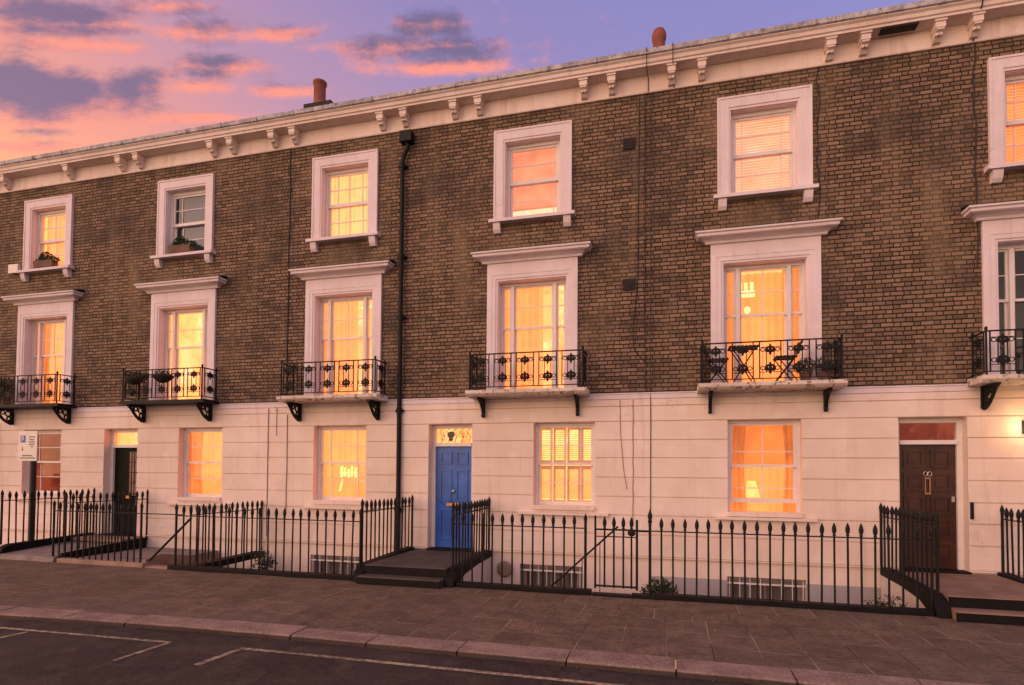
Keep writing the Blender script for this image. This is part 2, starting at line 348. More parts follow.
def room(parent, x0, x1, z0, z1, lit, y=.27, deep=1.3):
    m = MB(); a, b, c, d = x0-.12, x1+.12, z0-.12, z1+.12; e = y+deep
    m.quad((a,e,c),(b,e,c),(b,e,d),(a,e,d)); m.quad((a,y,c),(a,e,c),(a,e,d),(a,y,d)); m.quad((b,y,c),(b,y,d),(b,e,d),(b,e,c))
    m.quad((a,y,c),(b,y,c),(b,e,c),(a,e,c)); m.quad((a,y,d),(a,e,d),(b,e,d),(b,y,d))
    m.build('room', LIT[lit], parent)

def venetian(m, x0, x1, z0, z1, y, pitch=.05, tilt=.6, w=.045):
    z = z1
    while z > z0:
        dy, dz = w*.5*math.cos(tilt), w*.5*math.sin(tilt)
        m.quad((x0,y-dy,z-dz),(x1,y-dy,z-dz),(x1,y+dy,z+dz),(x0,y+dy,z+dz)); z -= pitch
    return m

def dress(win, x0, x1, z0, z1, kind, rnd):
    """what hangs inside a window"""
    w = x1-x0; h = z1-z0; y = .34
    if kind == 'net': folds(MB(), x0-.04, x1+.04, z0-.05, z1+.05, y, 11, .02).build('curtain', M['net'], win)
    elif kind == 'half_net':
        folds(MB(), x0-.04, x0+w*.62, z0-.05, z1+.05, y, 7, .025).build('curtain', M['net'], win)
    elif kind == 'drapes':
        folds(MB(), x0-.05, x0+w*.34, z0-.05, z1+.05, y, 5, .03, None, .45).build('curtain', M['drape'], win)
        folds(MB(), x1-w*.34, x1+.05, z0-.05, z1+.05, y, 5, .03, None, -.45).build('curtain', M['drape'], win)
    elif kind == 'side_drapes':
        folds(MB(), x0-.05, x0+w*.24, z0-.05, z1+.05, y+.1, 4, .03).build('curtain', M['drape'], win)
        folds(MB(), x1-w*.22, x1+.05, z0-.05, z1+.05, y+.1, 4, .03).build('curtain', M['drape'], win)
        folds(MB(), x0-.05, x1+.05, z0-.05, z1+.05, y+.5, 12, .03).build('curtain', M['net'], win)
    elif kind == 'net_drapes':
        folds(MB(), x0-.04, x1+.04, z0-.05, z1+.05, y+.16, 12, .015).build('curtain', M['net'], win)
        folds(MB(), x0-.05, x0+w*.3, z0-.05, z1+.05, y, 5, .03, None, .12).build('curtain', M['drape'], win); folds(MB(), x1-w*.2, x1+.05, z0-.05, z1+.05, y, 4, .03, None, -.15).build('curtain', M['drape'], win)
    elif kind == 'venetian': venetian(MB(), x0-.03, x1+.03, z0, z1+.05, y, .05, 1.12, .062).build('blind', M['blind'], win)
    elif kind == 'blind': MB().box(x0-.03, x1+.03, y, y+.006, z0+h*.2, z1+.05).box(x0-.03, x1+.03, y-.012, y+.018, z0+h*.19, z0+h*.2).build('blind', M['blind'], win)
    elif kind == 'sky_tint_sheet': MB().box(x0+w*.12, x1+.03, y, y+.006, z0-.05, z1+.05).build('blind', M['skytint'], win)  # sheet added behind the pane, the sky's blue-grey reflection in its colour

def lamp_on(win, x, z, r0, r1, h, y=.6):
    MB().lathe([(r0,0),(r1,h)], (x,y,z), 16).build('lamp_glow_shape', M['lamp'], win)
    MB().lathe([(.05,-.28),(.06,-.26),(.012,-.24),(.012,.0)], (x,y,z), 10).build('lamp_base', M['brass'], win)

def upper_window(house, c, lit, kind, cols, label=None, dark=False, seed=0):
    rnd = random.Random(seed); ox0, ox1, oz0, oz1 = c-.555, c+.555, 6.86, 8.38
    m = MB()                                     # stepped architrave
    for a, b, y0, y1 in ((.78,.745,-.062,.0), (.745,.585,-.05,.0), (.585,.555,-.036,.0)):
        za, zb = 8.62-(.78-a)*1.0, 8.62-(.78-b)*1.0
        if b == .555: zb = 8.38
        m.box(c-a, c-b, y0, y1, 6.835, za).box(c+b, c+a, y0, y1, 6.835, za).box(c-b, c+b, y0, y1, zb, za)
    m.box(ox0-.001, ox0+.012, .0, .11, 6.86, 8.38).box(ox1-.012, ox1+.001, .0, .11, 6.86, 8.38).box(ox0+.012, ox1-.012, .0, .11, 8.368, 8.381)
    win = m.build('window', M['trim'], house, label=label)
    MB().prism([(-.16,6.755),(-.16,6.815),(-.12,6.835),(.12,6.858),(.12,6.755)], 'x', c-.85, c+.85).build('sill', M['trim'], win)
    for sx in (-.70, .70): MB().prism([(0,6.56),(-.06,6.56),(-.1,6.62),(-.12,6.7),(-.12,6.754),(0,6.754)], 'x', c+sx-.07, c+sx+.07).build('bracket', M['trim'], win)
    MB().box(ox0+.012, ox0+.06, .11, .24, 6.859, 8.368).box(ox1-.06, ox1-.012, .11, .24, 6.859, 8.368).box(ox0+.06, ox1-.06, .11, .24, 8.30, 8.368).build('frame', M['wood'], win)
    zm = 7.60
    sash(ox0+.06, ox1-.06, zm-.025, 8.30, .135, cols, (.5,)).build('sash', M['wood'], win)
    sash(ox0+.06, ox1-.06, 6.86, zm+.02, .18, cols, (.5,)).build('sash', M['wood'], win)
    MB().quad((ox0+.1,.155,zm),(ox1-.1,.155,zm),(ox1-.1,.155,8.27),(ox0+.1,.155,8.27)).quad((ox0+.1,.20,6.92),(ox1-.1,.20,6.92),(ox1-.1,.20,zm),(ox0+.1,.20,zm)).build('pane', M['glass_dark' if dark else 'glass'], win)
    room(win, ox0, ox1, oz0, oz1, lit); dress(win, ox0+.05, ox1-.05, oz0, oz1, kind, rnd)
    return win

def tall_window(house, c, lit, kind, label=None, dark=False, seed=0, slab_top=3.39, bar=True):
    rnd = random.Random(seed); ox0, ox1, oz0, oz1 = c-.685, c+.685, slab_top, 5.61
    m = MB()
    for a, b, y0 in ((.90,.80,-.05), (.80,.725,-.043), (.725,.685,-.028)):
        zb, za = 5.61+(b-.685), 5.61+(a-.685)
        m.box(c-a, c-b, y0, 0, oz0, za).box(c+b, c+a, y0, 0, oz0, za).box(c-b, c+b, y0, 0, zb, za)
    m.box(c-.90, c+.90, -.0495, 0, 5.825, 6.0)
    m.box(ox0-.001, ox0+.012, .0, .15, oz0, 5.61).box(ox1-.012, ox1+.001, .0, .15, oz0, 5.61).box(ox0+.012, ox1-.012, .0, .15, 5.598, 5.611)
    win = m.build('window', M['trim'], house, label=label)
    prof = [(0,5.96),(-.085,5.96),(-.10,6.0),(-.15,6.03),(-.215,6.045),(-.24,6.06),(-.245,6.10),(-.275,6.115),(-.275,6.145),(0,6.21)]
    hd = MB(); rings = []
    def ring(x, s): return [(x, y, z) for y, z in prof]
    for x in (c-.93, c+.93): pass
    # front length plus mitred returns so the moulding turns the corner at each end
    half = .90
    pts = []
    for y, z in prof: pts.append((c-half+y*1.0 if y < 0 else c-half, y, z))
    ptsr = [(c+half-y if y < 0 else c+half, y, z) for y, z in prof]
    hd.loft([[(x, 0.0, z) for (x, y, z) in pts], pts, ptsr, [(x, 0.0, z) for (x, y, z) in ptsr]], False, False)
    hd.build('hood', M['trim'], win)
    MB().prism([(-.283,6.150),(-.283,6.158),(0,6.235),(0,6.213)], 'x', c-half-.283, c+half+.283).build('flashing', M['lead'], win)
    fy = .15
    fr = MB().box(ox0+.012, ox0+.05, fy, fy+.12, oz0, 5.598).box(ox1-.05, ox1-.012, fy, fy+.12, oz0, 5.598).box(ox0+.05, ox1-.05, fy, fy+.12, 5.54, 5.598)
    for mx in (-.425, .425): fr.box(c+mx-.032, c+mx+.032, fy-.02, fy+.12, oz0, 5.54)
    fr.build('frame', M['wood'], win)
    zm = 4.70
    for (a, b, cols) in ((ox0+.05, c-.457, ()), (c-.393, c+.393, (.5,) if bar else ()), (c+.457, ox1-.05, ())):
        rows = (.5,)
        sash(a, b, zm-.022, 5.54, fy+.03, cols, rows, .036, .016, .035, .045).build('sash', M['wood'], win)
        sash(a, b, oz0, zm+.022, fy+.068, cols, rows, .036, .016, .035, .09).build('sash', M['wood'], win)
    MB().quad((ox0+.05,fy+.05,zm),(ox1-.05,fy+.05,zm),(ox1-.05,fy+.05,5.54),(ox0+.05,fy+.05,5.54)).quad((ox0+.05,fy+.088,oz0),(ox1-.05,fy+.088,oz0),(ox1-.05,fy+.088,zm),(ox0+.05,fy+.088,zm)).build('pane', M['glass_dark' if dark else 'glass'], win)
    room(win, ox0, ox1, oz0, oz1, lit, .285); dress(win, ox0+.02, ox1-.02, oz0, oz1, kind, rnd)
    return win

def ground_window(house, x0, x1, lit, kind, cols=(), rows=(.5,), label=None, seed=0, z0=1.22, sill=None, raise_sash=0):
    rnd = random.Random(seed); z1 = 2.80; c = (x0+x1)/2; y = .11
    m = MB().box(x0, x0+.055, y, y+.14, z0, z1).box(x1-.055, x1, y, y+.14, z0, z1).box(x0+.055, x1-.055, y, y+.14, z1-.05, z1)
    win = m.build('window', M['wood'], house, label=label)
    m = MB().box(x0+.001, x1-.001, -.10, y+.14, z0-.075, z0-.001)
    s0, s1 = sill or (c-.82, c+.82)
    m.prism([(-.13,1.045),(-.13,1.085),(-.03,1.105),(-.03,1.045)], 'x', s0, s1)
    m.build('sill', M['stucco'], win)
    zm = (z0+z1)/2; a, b = x0+.055, x1-.055
    sash(a, b, zm-.022, z1-.05, y+.02, cols, rows, .042, .018, .04, .045).build('sash', M['wood'], win)
    sash(a, b, z0+raise_sash, zm+.022, y+.065, cols, rows, .042, .018, .04, .07).build('sash', M['wood'], win)
    MB().quad((a,y+.04,zm),(b,y+.04,zm),(b,y+.04,z1-.05),(a,y+.04,z1-.05)).quad((a,y+.085,z0),(b,y+.085,z0),(b,y+.085,zm),(a,y+.085,zm)).build('pane', M['glass'], win)
    room(win, x0, x1, z0, z1, lit); dress(win, x0, x1, z0, z1, kind, rnd)
    return win

def basement_window(house, x0, x1, top, lit='dim'):
    m = MB().box(x0, x0+.06, .06, .2, -1.2, top).box(x1-.06, x1, .06, .2, -1.2, top).box(x0+.06, x1-.06, .06, .2, top-.06, top)
    win = m.build('window', M['baseshade'], house)  # frame and sash colour darkened to stand for shade in the recess
    sash(x0+.06, x1-.06, -1.2, top-.06, .1, (.25,.5,.75), (.33,.66)).build('sash', M['baseshade'], win)
    MB().quad((x0,.13,-1.2),(x1,.13,-1.2),(x1,.13,top),(x0,.13,top)).build('pane', M['glass'], win)
    room(win, x0, x1, -1.2, top, lit, .24, 1.0); folds(MB(), x0+.02, x1-.02, -1.2, top-.05, .3, 8, .03).build('curtain', M['basecurtain'], win)
    b = MB()
    n = 8
    for i in range(n): 
        x = x0+.04+(x1-x0-.08)*i/(n-1); b.tube([(x,.02,-1.2),(x,.02,top)], .009, 6)
    b.box(x0, x1, .012, .028, top-.13, top-.10).build('window_bars', M['wood'], win)

def iron_panel():
    m = MB(); H = .62
    for x in (-.165, .165): m.tube([(x,0,0),(x,0,H)], .0115, 6)
    for x in (-.06, .06): m.tube([(x,0,.1),(x,0,H-.1)], .0085, 6)
    for z in (.1, H-.1): m.tube([(-.165,0,z),(.165,0,z)], .007, 6)
    for z, k in ((.17,1.3), (.48,1.2)):           # palmette ornaments
        m.bead((0,0,z), .022*k, .016, .085*k); m.bead((0,0,z-.02*k), .075*k, .014, .022*k); m.bead((0,0,z+.035*k), .05*k, .014, .017*k)
        for sx in (-1,1):
            m.bead((sx*.045*k,0,z+.012), .02*k, .014, .035*k)
            m.tube([(sx*.115+.033*math.cos(q*math.pi/5),0,z+.033*math.sin(q*math.pi/5)) for q in range(11)], .0075, 5)
    return m

def balcony(house, c, dark=False, solid=True, label=None, half=1.15, proj=.5):
    st, sb = 3.39, 3.30
    if dark: m = MB().box(c-half+.01, c+half-.01, -proj-.02, -.06, 3.335, st).box(c-half-.02, c+half+.02, -proj-.05, -.06, 3.315, 3.335)
    else:
        e = proj+.06
        m = MB().prism([(-.06,sb-.02),(-e+.06,sb-.02),(-e+.02,sb+.01),(-e,sb+.03),(-e,st),(-.06,st)], 'x', c-half, c+half)
    bal = m.build('balcony', M['iron'] if dark else M['slab'], house, label=label)
    r = half-.07; yf = -proj
    t = MB()
    for z, w, h in ((4.075,.03,.02), (3.45,.018,.016)):
        t.box(c-r, c+r, yf-w/2, yf+w/2, z-h/2, z+h/2)
        for sx in (-r, r): t.box(c+sx-w/2, c+sx+w/2, yf+w/2, -.01, z-h/2, z+h/2)
    for sx in (-r, r):
        t.tube([(c+sx,yf,st),(c+sx,yf,4.09)], .016, 8); t.bead((c+sx,yf,4.115), .024,.024,.035)
        t.tube([(c+sx,-.08,st),(c+sx,-.08,4.09)], .013, 8); t.bead((c+sx,-.08,4.115), .02,.02,.03)
    t.build('handrail', M['iron'], bal)
    pan = MB(); proto = iron_panel().v
    p0 = iron_panel(); off = WL[bal]
    me_o = p0.build('railing_panel', M['iron'], bal)
    me_o.data.transform(Matrix.Translation(off))   # panel mesh is centred on its own origin
    n = 5; step = 2*r/n
    me_o.location = Vector((c-r+step*.5, yf, 3.455))-off
    for i in range(1, n): copy_part(me_o, bal, Vector((c-r+step*(i+.5), yf, 3.455))-off)
    for sx in (-r, r): copy_part(me_o, bal, Vector((c+sx, (yf-.03)/2, 3.455))-off, math.pi/2)
    bz = sb-.02 if not dark else 3.315
    for sx in (-.93, .93):
        b = MB(); x0, x1 = c+sx-.028, c+sx+.028
        if solid:
            b.prism([(-.06,bz),(-.42,bz),(-.40,bz-.05),(-.27,bz-.10),(-.17,bz-.19),(-.13,bz-.28),(-.15,bz-.34),(-.10,bz-.37),(-.06,bz-.34)], 'x', x0, x1)
        else:
            x0 -= .012; x1 += .012; b.box(x0, x1, -.50, -.055, bz-.035, bz).box(x0, x1, -.10, -.055, bz-.36, bz-.035)
            arc = [(c+sx, -.49+.42*q-.05*math.sin(q*3.14), bz-.03-.33*q+.03*math.sin(q*6.28)) for q in [i/8 for i in range(9)]]
            b.tube(arc, .032, 6)
            for cy, cz, rr in ((-.17,-.11,.06), (-.29,-.085,.045), (-.38,-.065,.03), (-.15,-.23,.045), (-.12,-.33,.04)):
                b.tube([(c+sx, cy+rr*math.cos(a), bz+cz+rr*math.sin(a)) for a in [i*2*math.pi/12 for i in range(13)]], .018, 6)
        b.build('bracket', M['iron'], bal)
    return bal

def modillion(m, x):
    w = .072
    m.add([(x-w,-.26,9.13),(x+w,-.26,9.13),(x+w,-.045,9.13),(x-w,-.045,9.13),(x-w,-.26,9.26),(x+w,-.26,9.26),(x+w,-.045,9.26),(x-w,-.045,9.26)],
          [(3,2,1,0),(4,5,6,7),(0,1,5,4),(1,2,6,5),(2,3,7,6),(3,0,4,7)])
    m.prism([(-.045,8.97),(-.10,8.98),(-.15,9.03),(-.20,9.08),(-.25,9.10),(-.25,9.131),(-.045,9.131)], 'x', x-w*.8, x+w*.8)
    m.box(x-w-.015, x+w+.015, -.28, -.045, 9.225, 9.262)
    m.bead((x-w*.38,-.185,9.055), .028,.03,.028); m.bead((x+w*.38,-.185,9.055), .028,.03,.028)

def cable(house, pts, r=.008):
    low = max(p[2] for p in pts) < 3.3
    MB().tube(pts, r, 6).build('cable', M['painted_cable' if low else 'cable'], house)

def wobble(x, z0, z1, amp, seed, y=-.012, n=14):
    rnd = random.Random(seed); return [(x+rnd.uniform(-amp,amp), y, z0+(z1-z0)*i/n) for i in range(n+1)]

def house(label, x0, x1, holes_hi, holes_lo, mods, left_end=False, right_end=False):
    h = thing('terraced_house', label, 'house', (x0, 0, 0), 'terraced houses of the row')
    holed(MB(), x0, x1, 3.30, 8.95, holes_hi, 0.0, .26).build('brick_wall', M['brick'], h)
    s = MB()
    bot = [-2.4]+ZS[2:-1]; gap = .011
    holed(s, x0, x1, -2.4, 3.215, holes_lo, -.018, .27)
    for k in range(2, len(ZS)-1):
        za, zb = ZS[k]+gap/1, ZS[k+1]-gap/1
        cuts = sorted({za, zb} | {v for hh in holes_lo for v in hh[2:4] if za < v < zb})
        for i in range(len(cuts)-1):
            zc = (cuts[i]+cuts[i+1])/2; xs = [x0]+sorted(v for hh in holes_lo if hh[2] < zc < hh[3] for v in hh[:2])+[x1]
            for j in range(0, len(xs), 2): s.box(xs[j], xs[j+1], -.046, -.0185, cuts[i], cuts[i+1])
    s.build('stucco_wall', M['stucco'], h)
    xs = [x0]+sorted(v for hh in holes_lo if hh[2] < .32 < hh[3] for v in hh[:2])+[x1]
    MB().prism([(-.0,3.215),(-.055,3.215),(-.06,3.30),(-.075,3.305),(-.075,3.32),(0,3.335)], 'x', x0, x1).build('string_course', M['trim'], h)
    for j in range(0, len(xs), 2): MB().box(xs[j], xs[j+1], -.062, -.019, .305, .33).build('plinth_band', M['stucco'], h)
    fr = [(-.003,8.93),(-.04,8.93),(-.05,8.955),(-.045,8.97),(-.045,9.255),(-.30,9.262),(-.30,9.30),(-.325,9.315),(-.335,9.37),(-.37,9.40),(-.37,9.415),(0,9.43)]
    co = MB().prism(fr, 'x', x0, x1).build('cornice', M['cornice'], h)
    for x in mods:
        m = MB(); modillion(m, x); m.build('modillion', M['cornice'], co)
    g = MB().prism([(-.36,9.417),(-.40,9.43),(-.42,9.50),(-.40,9.505),(-.36,9.435),(-.2,9.435),(-.2,9.417)], 'x', x0, x1)
    x = x0+.4
    while x < x1: g.box(x-.012, x+.012, -.427, -.36, 9.412, 9.508); x += .92
    g.build('gutter', M['gutter'], h)
    rf = MB().prism([(-.2,9.436),(-.2,9.46),(4.2,11.0),(8.4,9.46),(8.4,9.436)], 'x', x0, x1).build('roof', M['slate'], h)
    bw = MB().quad((x0,8.2,-2.4),(x1,8.2,-2.4),(x1,8.2,9.436),(x0,8.2,9.436))
    if left_end: bw.quad((x0,0.01,-2.4),(x0,8.2,-2.4),(x0,8.2,9.43),(x0,0.01,9.43))
    if right_end: bw.quad((x1,0.01,-2.4),(x1,8.2,-2.4),(x1,8.2,9.43),(x1,0.01,9.43))
    bw.build('rear_wall', M['brick'], h)
    return h, co, rf

def door(h, x0, x1, style, threshold=.29):
    """recess x0..x1 in the stucco; door, frame, fanlight and furniture behind it"""
    y = .17; jw = .075; zt = 2.36
    fr = MB().box(x0, x0+jw, y-.03, y+.07, threshold, 2.80).box(x1-jw, x1, y-.03, y+.07, threshold, 2.80).box(x0+jw, x1-jw, y-.03, y+.07, 2.72, 2.80).box(x0+jw, x1-jw, y-.06, y+.07, zt, zt+.07)
    a, b = x0+jw, x1-jw; z0 = threshold+.02; c = (a+b)/2
    mat = {'blue':'blue','brown':'brown','green':'darkdoor'}[style]
    leaf = MB().box(a, b, y+.02, y+.065, z0, zt)
    def raised(px0, px1, pz0, pz1, d=.012):
        w = .035
        leaf.box(px0, px1, y+.02-d, y+.0201, pz0, pz0+w).box(px0, px1, y+.02-d, y+.0201, pz1-w, pz1).box(px0, px0+w, y+.02-d, y+.0201, pz0+w, pz1-w).box(px1-w, px1, y+.02-d, y+.0201, pz0+w, pz1-w)
    W = b-a
    if style == 'blue':
        for s in (0, 1):
            q0, q1 = (a+.09, c-.045) if s == 0 else (c+.045, b-.09)
            raised(q0, q1, z0+.16, z0+.78, .02); raised(q0, q1, z0+.93, z0+1.58, .02); raised(q0, q1, z0+1.68, z0+1.95, .02)
    elif style == 'brown':
        for s in (0, 1):
            q0, q1 = (a+.07, c-.05) if s == 0 else (c+.05, b-.07)
            for k in range(5): raised(q0, q1, z0+.12+k*.385, z0+.12+k*.385+.3, .022); leaf.box(q0+.07, q1-.07, y+.004, y+.0202, z0+.19+k*.385, z0+.35+k*.385)
        leaf.box(c-.008, c+.008, y+.01, y+.0203, z0, zt)
    else:
        raised(a+.08, b-.08, z0+.12, z0+.75)
    d = leaf.build('door', M[mat], h)
    fr.build('frame', M['wood'], d)
    MB().box(x0, x1, -.12, y+.07, threshold-.01, z0).build('threshold', M['plinth'], d)
    if style == 'blue':
        MB().box(c-.15, c+.15, y-.004, y+.0195, z0+.84, z0+.90).build('letterbox', M['brass'], d)
        MB().lathe([(.0,0),(.04,.0),(.04,.02),(.015,.03)], (0,0,0), 10)
        k = MB().bead((c,y-.02,z0+1.14), .04,.03,.03); k.box(c-.012, c+.012, y-.02, y+.02, z0+1.13, z0+1.15); k.build('knob', M['steel'], d)
    elif style == 'brown':
        f = MB().box(c-.042, c+.042, y-.012, y+.0095, z0+1.22, z0+1.245).box(c-.042, c+.042, y-.012, y+.0095, z0+1.475, z0+1.5).box(c-.042, c-.025, y-.012, y+.0095, z0+1.245, z0+1.475).box(c+.025, c+.042, y-.012, y+.0095, z0+1.245, z0+1.475)
        f.build('letterbox', M['oldbrass'], d)
        k = MB()
        for sx in (-.03,.03): k.tube([(c+sx+.028*math.cos(q), y-.012, z0+1.56+.038*math.sin(q)) for q in [i*2*math.pi/12 for i in range(13)]], .008, 6)
        k.build('knocker', M['steel'], d)
        MB().box(b-.075, b-.03, y-.01, y+.0195, z0+1.1, z0+1.19).build('lock', M['steel'], d)
    else:
        gl = MB().box(c+.02, b-.08, y+.012, y+.0198, z0+.9, zt-.08); gl.build('door_glass', M['doorglass'], d)
        gb = MB()
        for q in range(5): gb.box(c+.02+(b-c-.10)*q/4-.008, c+.02+(b-c-.10)*q/4+.008, y+.002, y+.0118, z0+.9, zt-.08)
        for q in range(5): gb.box(c+.02, b-.08, y+.003, y+.0116, z0+.95+q*.25, z0+.966+q*.25)
        gb.build('door_grille', M['iron'], d)
        MB().box(c-.05, c+.12, y-.004, y+.0119, z0+.84, z0+.9).build('letterbox', M['brass'], d)
    fl = MB().quad((a,y+.02,zt+.07),(b,y+.02,zt+.07),(b,y+.02,2.72),(a,y+.02,2.72)).build('fanlight', M['glass'], d)
    room(d, a+.1, b-.1, zt+.18, 2.64, {'blue':'amber','brown':'red','green':'amber'}[style], y+.075, .8)
    if style == 'blue':
        o = MB(); yy = y+.03
        for q in range(5):
            xx = a+W*(.12+.19*q); o.tube([(xx,yy,zt+.07),(xx+.05,yy,zt+.2),(xx-.03,yy,zt+.3),(xx+.04,yy,2.72)], .008, 5)
        o.bead((c-.08,yy,zt+.24), .085,.01,.075); o.bead((c-.08,yy,zt+.15), .05,.01,.05); o.leaves((c+.2,yy,zt+.2), .12,.01,.12, 26, .03, random.Random(3)); o.leaves((a+.15,yy,zt+.2), .1,.01,.1, 12, .03, random.Random(4))
        o.build('fanlight_ornament', M['cable'], d)
    return d

# ------------------------------------------------------------------ the terrace
C = [-14.97, -10.80, -6.66, -2.55, 1.655, 5.82]
def hi(c): return [(c-.555, c+.555, 6.86, 8.38), (c-.685, c+.685, 3.39, 5.61)]
def dr(x0, x1): return (x0, x1, .29, 2.80)
MODP = [4.565+4.2*.5*k for k in range(0)]
mods = []
for k in range(-5, 3):
    for base in (-1.265, .34):
        pc = base+4.22*k
        mods += [pc-.262, pc+.262]
def mm(a, b): return [x for x in mods if a < x < b]

# left house, cut by the edge of the frame
hz, co, rf = house('brown brick house at the far left with the parking sign before its ground floor window', -18.2, -13.62,
    hi(C[0]), [(-15.57,-14.32,1.22,2.80),(-15.5,-14.4,-1.2,.05)], mm(-18.1,-13.7), left_end=True)
upper_window(hz, C[0], 'yellow', 'half_net', (.5,), seed=1)
tall_window(hz, C[0], 'amber', 'net_drapes', seed=2)
balcony(hz, C[0]-.02, dark=True, solid=False)
w = ground_window(hz, -15.57, -14.32, 'red', 'none', (.2,.86), (.5,), seed=3)
MB().tube([(-16.42,-.1,3.0),(-16.40,-.1,-2.3)], .03, 8).build('downpipe', M['iron'], hz)
MB().box(-16.15,-15.87,-.1,-.005,6.80,7.0).box(-16.17,-15.85,-.105,-.09,6.79,7.01).build('alarm_box', M['sign'], hz)
basement_window(hz, -15.5, -14.4, .05)

# house behind the left stair
ha, co, rf = house('brown brick house with the dark green glazed door and bowls of plants on its balcony', -13.62, -5.36,
    hi(C[1])+hi(C[2]), [dr(-12.99,-12.0), (-10.82,-9.63,1.22,2.80), (-7.30,-6.06,1.22,2.80),(-7.35,-6.1,-1.2,.06)], mm(-13.6,-5.37))
upper_window(ha, C[1], 'dim', 'sky_tint_sheet', (.22,), dark=True, seed=4, label='unlit upper window reflecting the sky')
upper_window(ha, C[2], 'bright', 'net', (.2,.5,.86), seed=5)
tall_window(ha, C[1], 'yellow', 'none', seed=6, bar=False)
tall_window(ha, C[2], 'amber', 'half_net', seed=7)
balcony(ha, C[1]-.07, dark=True, solid=False, label='dark iron balcony with hanging bowls on its railing')
balcony(ha, C[2]-.05, dark=False, solid=False)
door(ha, -12.99, -12.0, 'green')
w = ground_window(ha, -10.82, -9.63, 'amber', 'net_drapes', (), (.5,), seed=8); lamp_on(w, -10.35, 1.5, .05, .03, .32, .75)
w = ground_window(ha, -7.30, -6.06, 'amber', 'net', (.2,.8), (.5,), seed=9)
l = MB()  # glowing bars added to stand for a bright reflection in the pane
for q in range(5): l.box(-6.86+q*.085, -6.80+q*.085-.012*(q%2), .295, .31, 1.70+.02*(q%2), 1.95-.03*(q%3))
l.box(-6.86, -6.46, .296, .309, 1.79, 1.825)
l.prism([(-6.90,1.40),(-6.84,1.40),(-6.78,1.66),(-6.83,1.67)], 'y', .295, .31)
l.build('lamp_glow_shape', M['lamp'], w, label='glowing lattice close behind the glass standing for a bright reflection')
basement_window(ha, -7.35, -6.1, .06)
st = MB().box(-9.05,-8.36,2.0,2.6,9.5,11.22).box(-9.1,-8.31,1.95,2.65,11.22,11.32).build('chimney', M['stack'], rf)
MB().lathe([(.17,0),(.175,.05),(.155,.08),(.15,.60),(.175,.62),(.18,.68),(.15,.69)], (-8.79,2.2,11.32), 18).build('chimney_pot', M['pot'], st)
cable(ha, wobble(-8.02, 3.32, 8.9, .012, 1), .014); cable(ha, wobble(-8.43, .4, 3.2, .006, 2, -.055), .009); cable(ha, wobble(-8.22, 2.6, 3.2, .006, 3, -.055), .006); cable(ha, wobble(-7.95, .9, 3.05, .006, 4, -.055), .009)
dp = MB().box(-5.32,-5.06,-.2,-.02,8.62,8.84).tube([(-5.18,-.1,8.66),(-5.18,-.1,8.52),(-5.26,-.1,8.36),(-5.29,-.1,8.2),(-5.29,-.1,-2.3)], .046, 12)
for z in (8.1, 6.2, 4.95, 3.02, 1.0): dp.tube([(-5.29,-.1,z),(-5.29,-.1,z+.12)], .06, 12); dp.box(-5.38,-5.20,-.1,-.0,z+.04,z+.08)

# house with the blue door
hb, co, rf = house('brown brick house with the bright blue front door in the middle of the row', -5.36, 2.92,
    hi(C[3])+hi(C[4]), [dr(-4.66,-3.73), (-2.49,-1.31,1.22,2.80), (1.03,2.23,1.18,2.80),(-2.75,-1.55,-1.2,.08),(1.02,2.29,-1.2,.04)], mm(-5.36,2.92))
dp.build('downpipe', M['iron'], hb)
upper_window(hb, C[3], 'pink', 'blind', (.93,), seed=10)
upper_window(hb, C[4], 'pink', 'venetian', (.12,.85), seed=11)
tall_window(hb, C[3], 'amber', 'half_net', seed=12, bar=False)
w = tall_window(hb, C[4], 'amber', 'side_drapes', seed=13)
l = MB()
for q in range(3): l.box(C[4]-.37+q*.10, C[4]-.31+q*.10, .5, .53, 5.16, 5.40)
l.box(C[4]-.36, C[4]-.09, .49, .54, 5.13, 5.24); l.bead((C[4]-.22,.5,4.88), .06,.06,.07); l.bead((C[4]-.02,.6,4.2), .05,.05,.05)
l.build('chandelier', M['lamp'], w)
balcony(hb, C[3]-.01); balcony(hb, C[4]+.01, label='stone balcony with peeling edge carrying a table and two chairs')
door(hb, -4.66, -3.73, 'blue')
w = ground_window(hb, -2.49, -1.31, 'shutter', 'none', (.22,.5,.8), (.5,), seed=14, sill=(-2.79,-1.05))
sh = MB(); sl = MB()
for q in range(4):
    a = -2.44+q*.275; b = a+.255
    for za, zb in ((1.24,1.98), (2.02,2.76)):
        sh.box(a, a+.04, .30, .33, za, zb).box(b-.04, b, .30, .33, za, zb).box(a+.04, b-.04, .30, .33, za, za+.07).box(a+.04, b-.04, .30, .33, zb-.07, zb)
        venetian(sl, a+.04, b-.04, za+.1, zb-.08, .315, .042, .45 if za > 2 else .95, .048)
s = sh.build('shutter', M['shutter'], w); sl.build('louvres', M['blind'], s)
w = ground_window(hb, 1.03, 2.23, 'amber', 'net_drapes', (.5,), (.33,), seed=15, z0=1.18, raise_sash=.16)
MB().box(1.06,2.2,.395,.40,2.02,2.85).build('blind', M['net'], w)
l = MB().loft([[(1.50+.13*math.cos(q), .40+.04*math.sin(q), 1.42) for q in [i*math.pi/6 for i in range(12)]], [(1.47+.075*math.cos(q), .40+.03*math.sin(q), 1.72) for q in [i*math.pi/6 for i in range(12)]]])
l.build('lamp_glow_shape', M['lamp'], w)
basement_window(hb, -2.75, -1.55, .08); basement_window(hb, 1.02, 2.29, .04)
for xa, xb in ((-.29,1.02), (2.29,3.415)): MB().box(xa,xb,-.024,-.0185,-2.4,-.021).build('dado', M['dado'], hb)
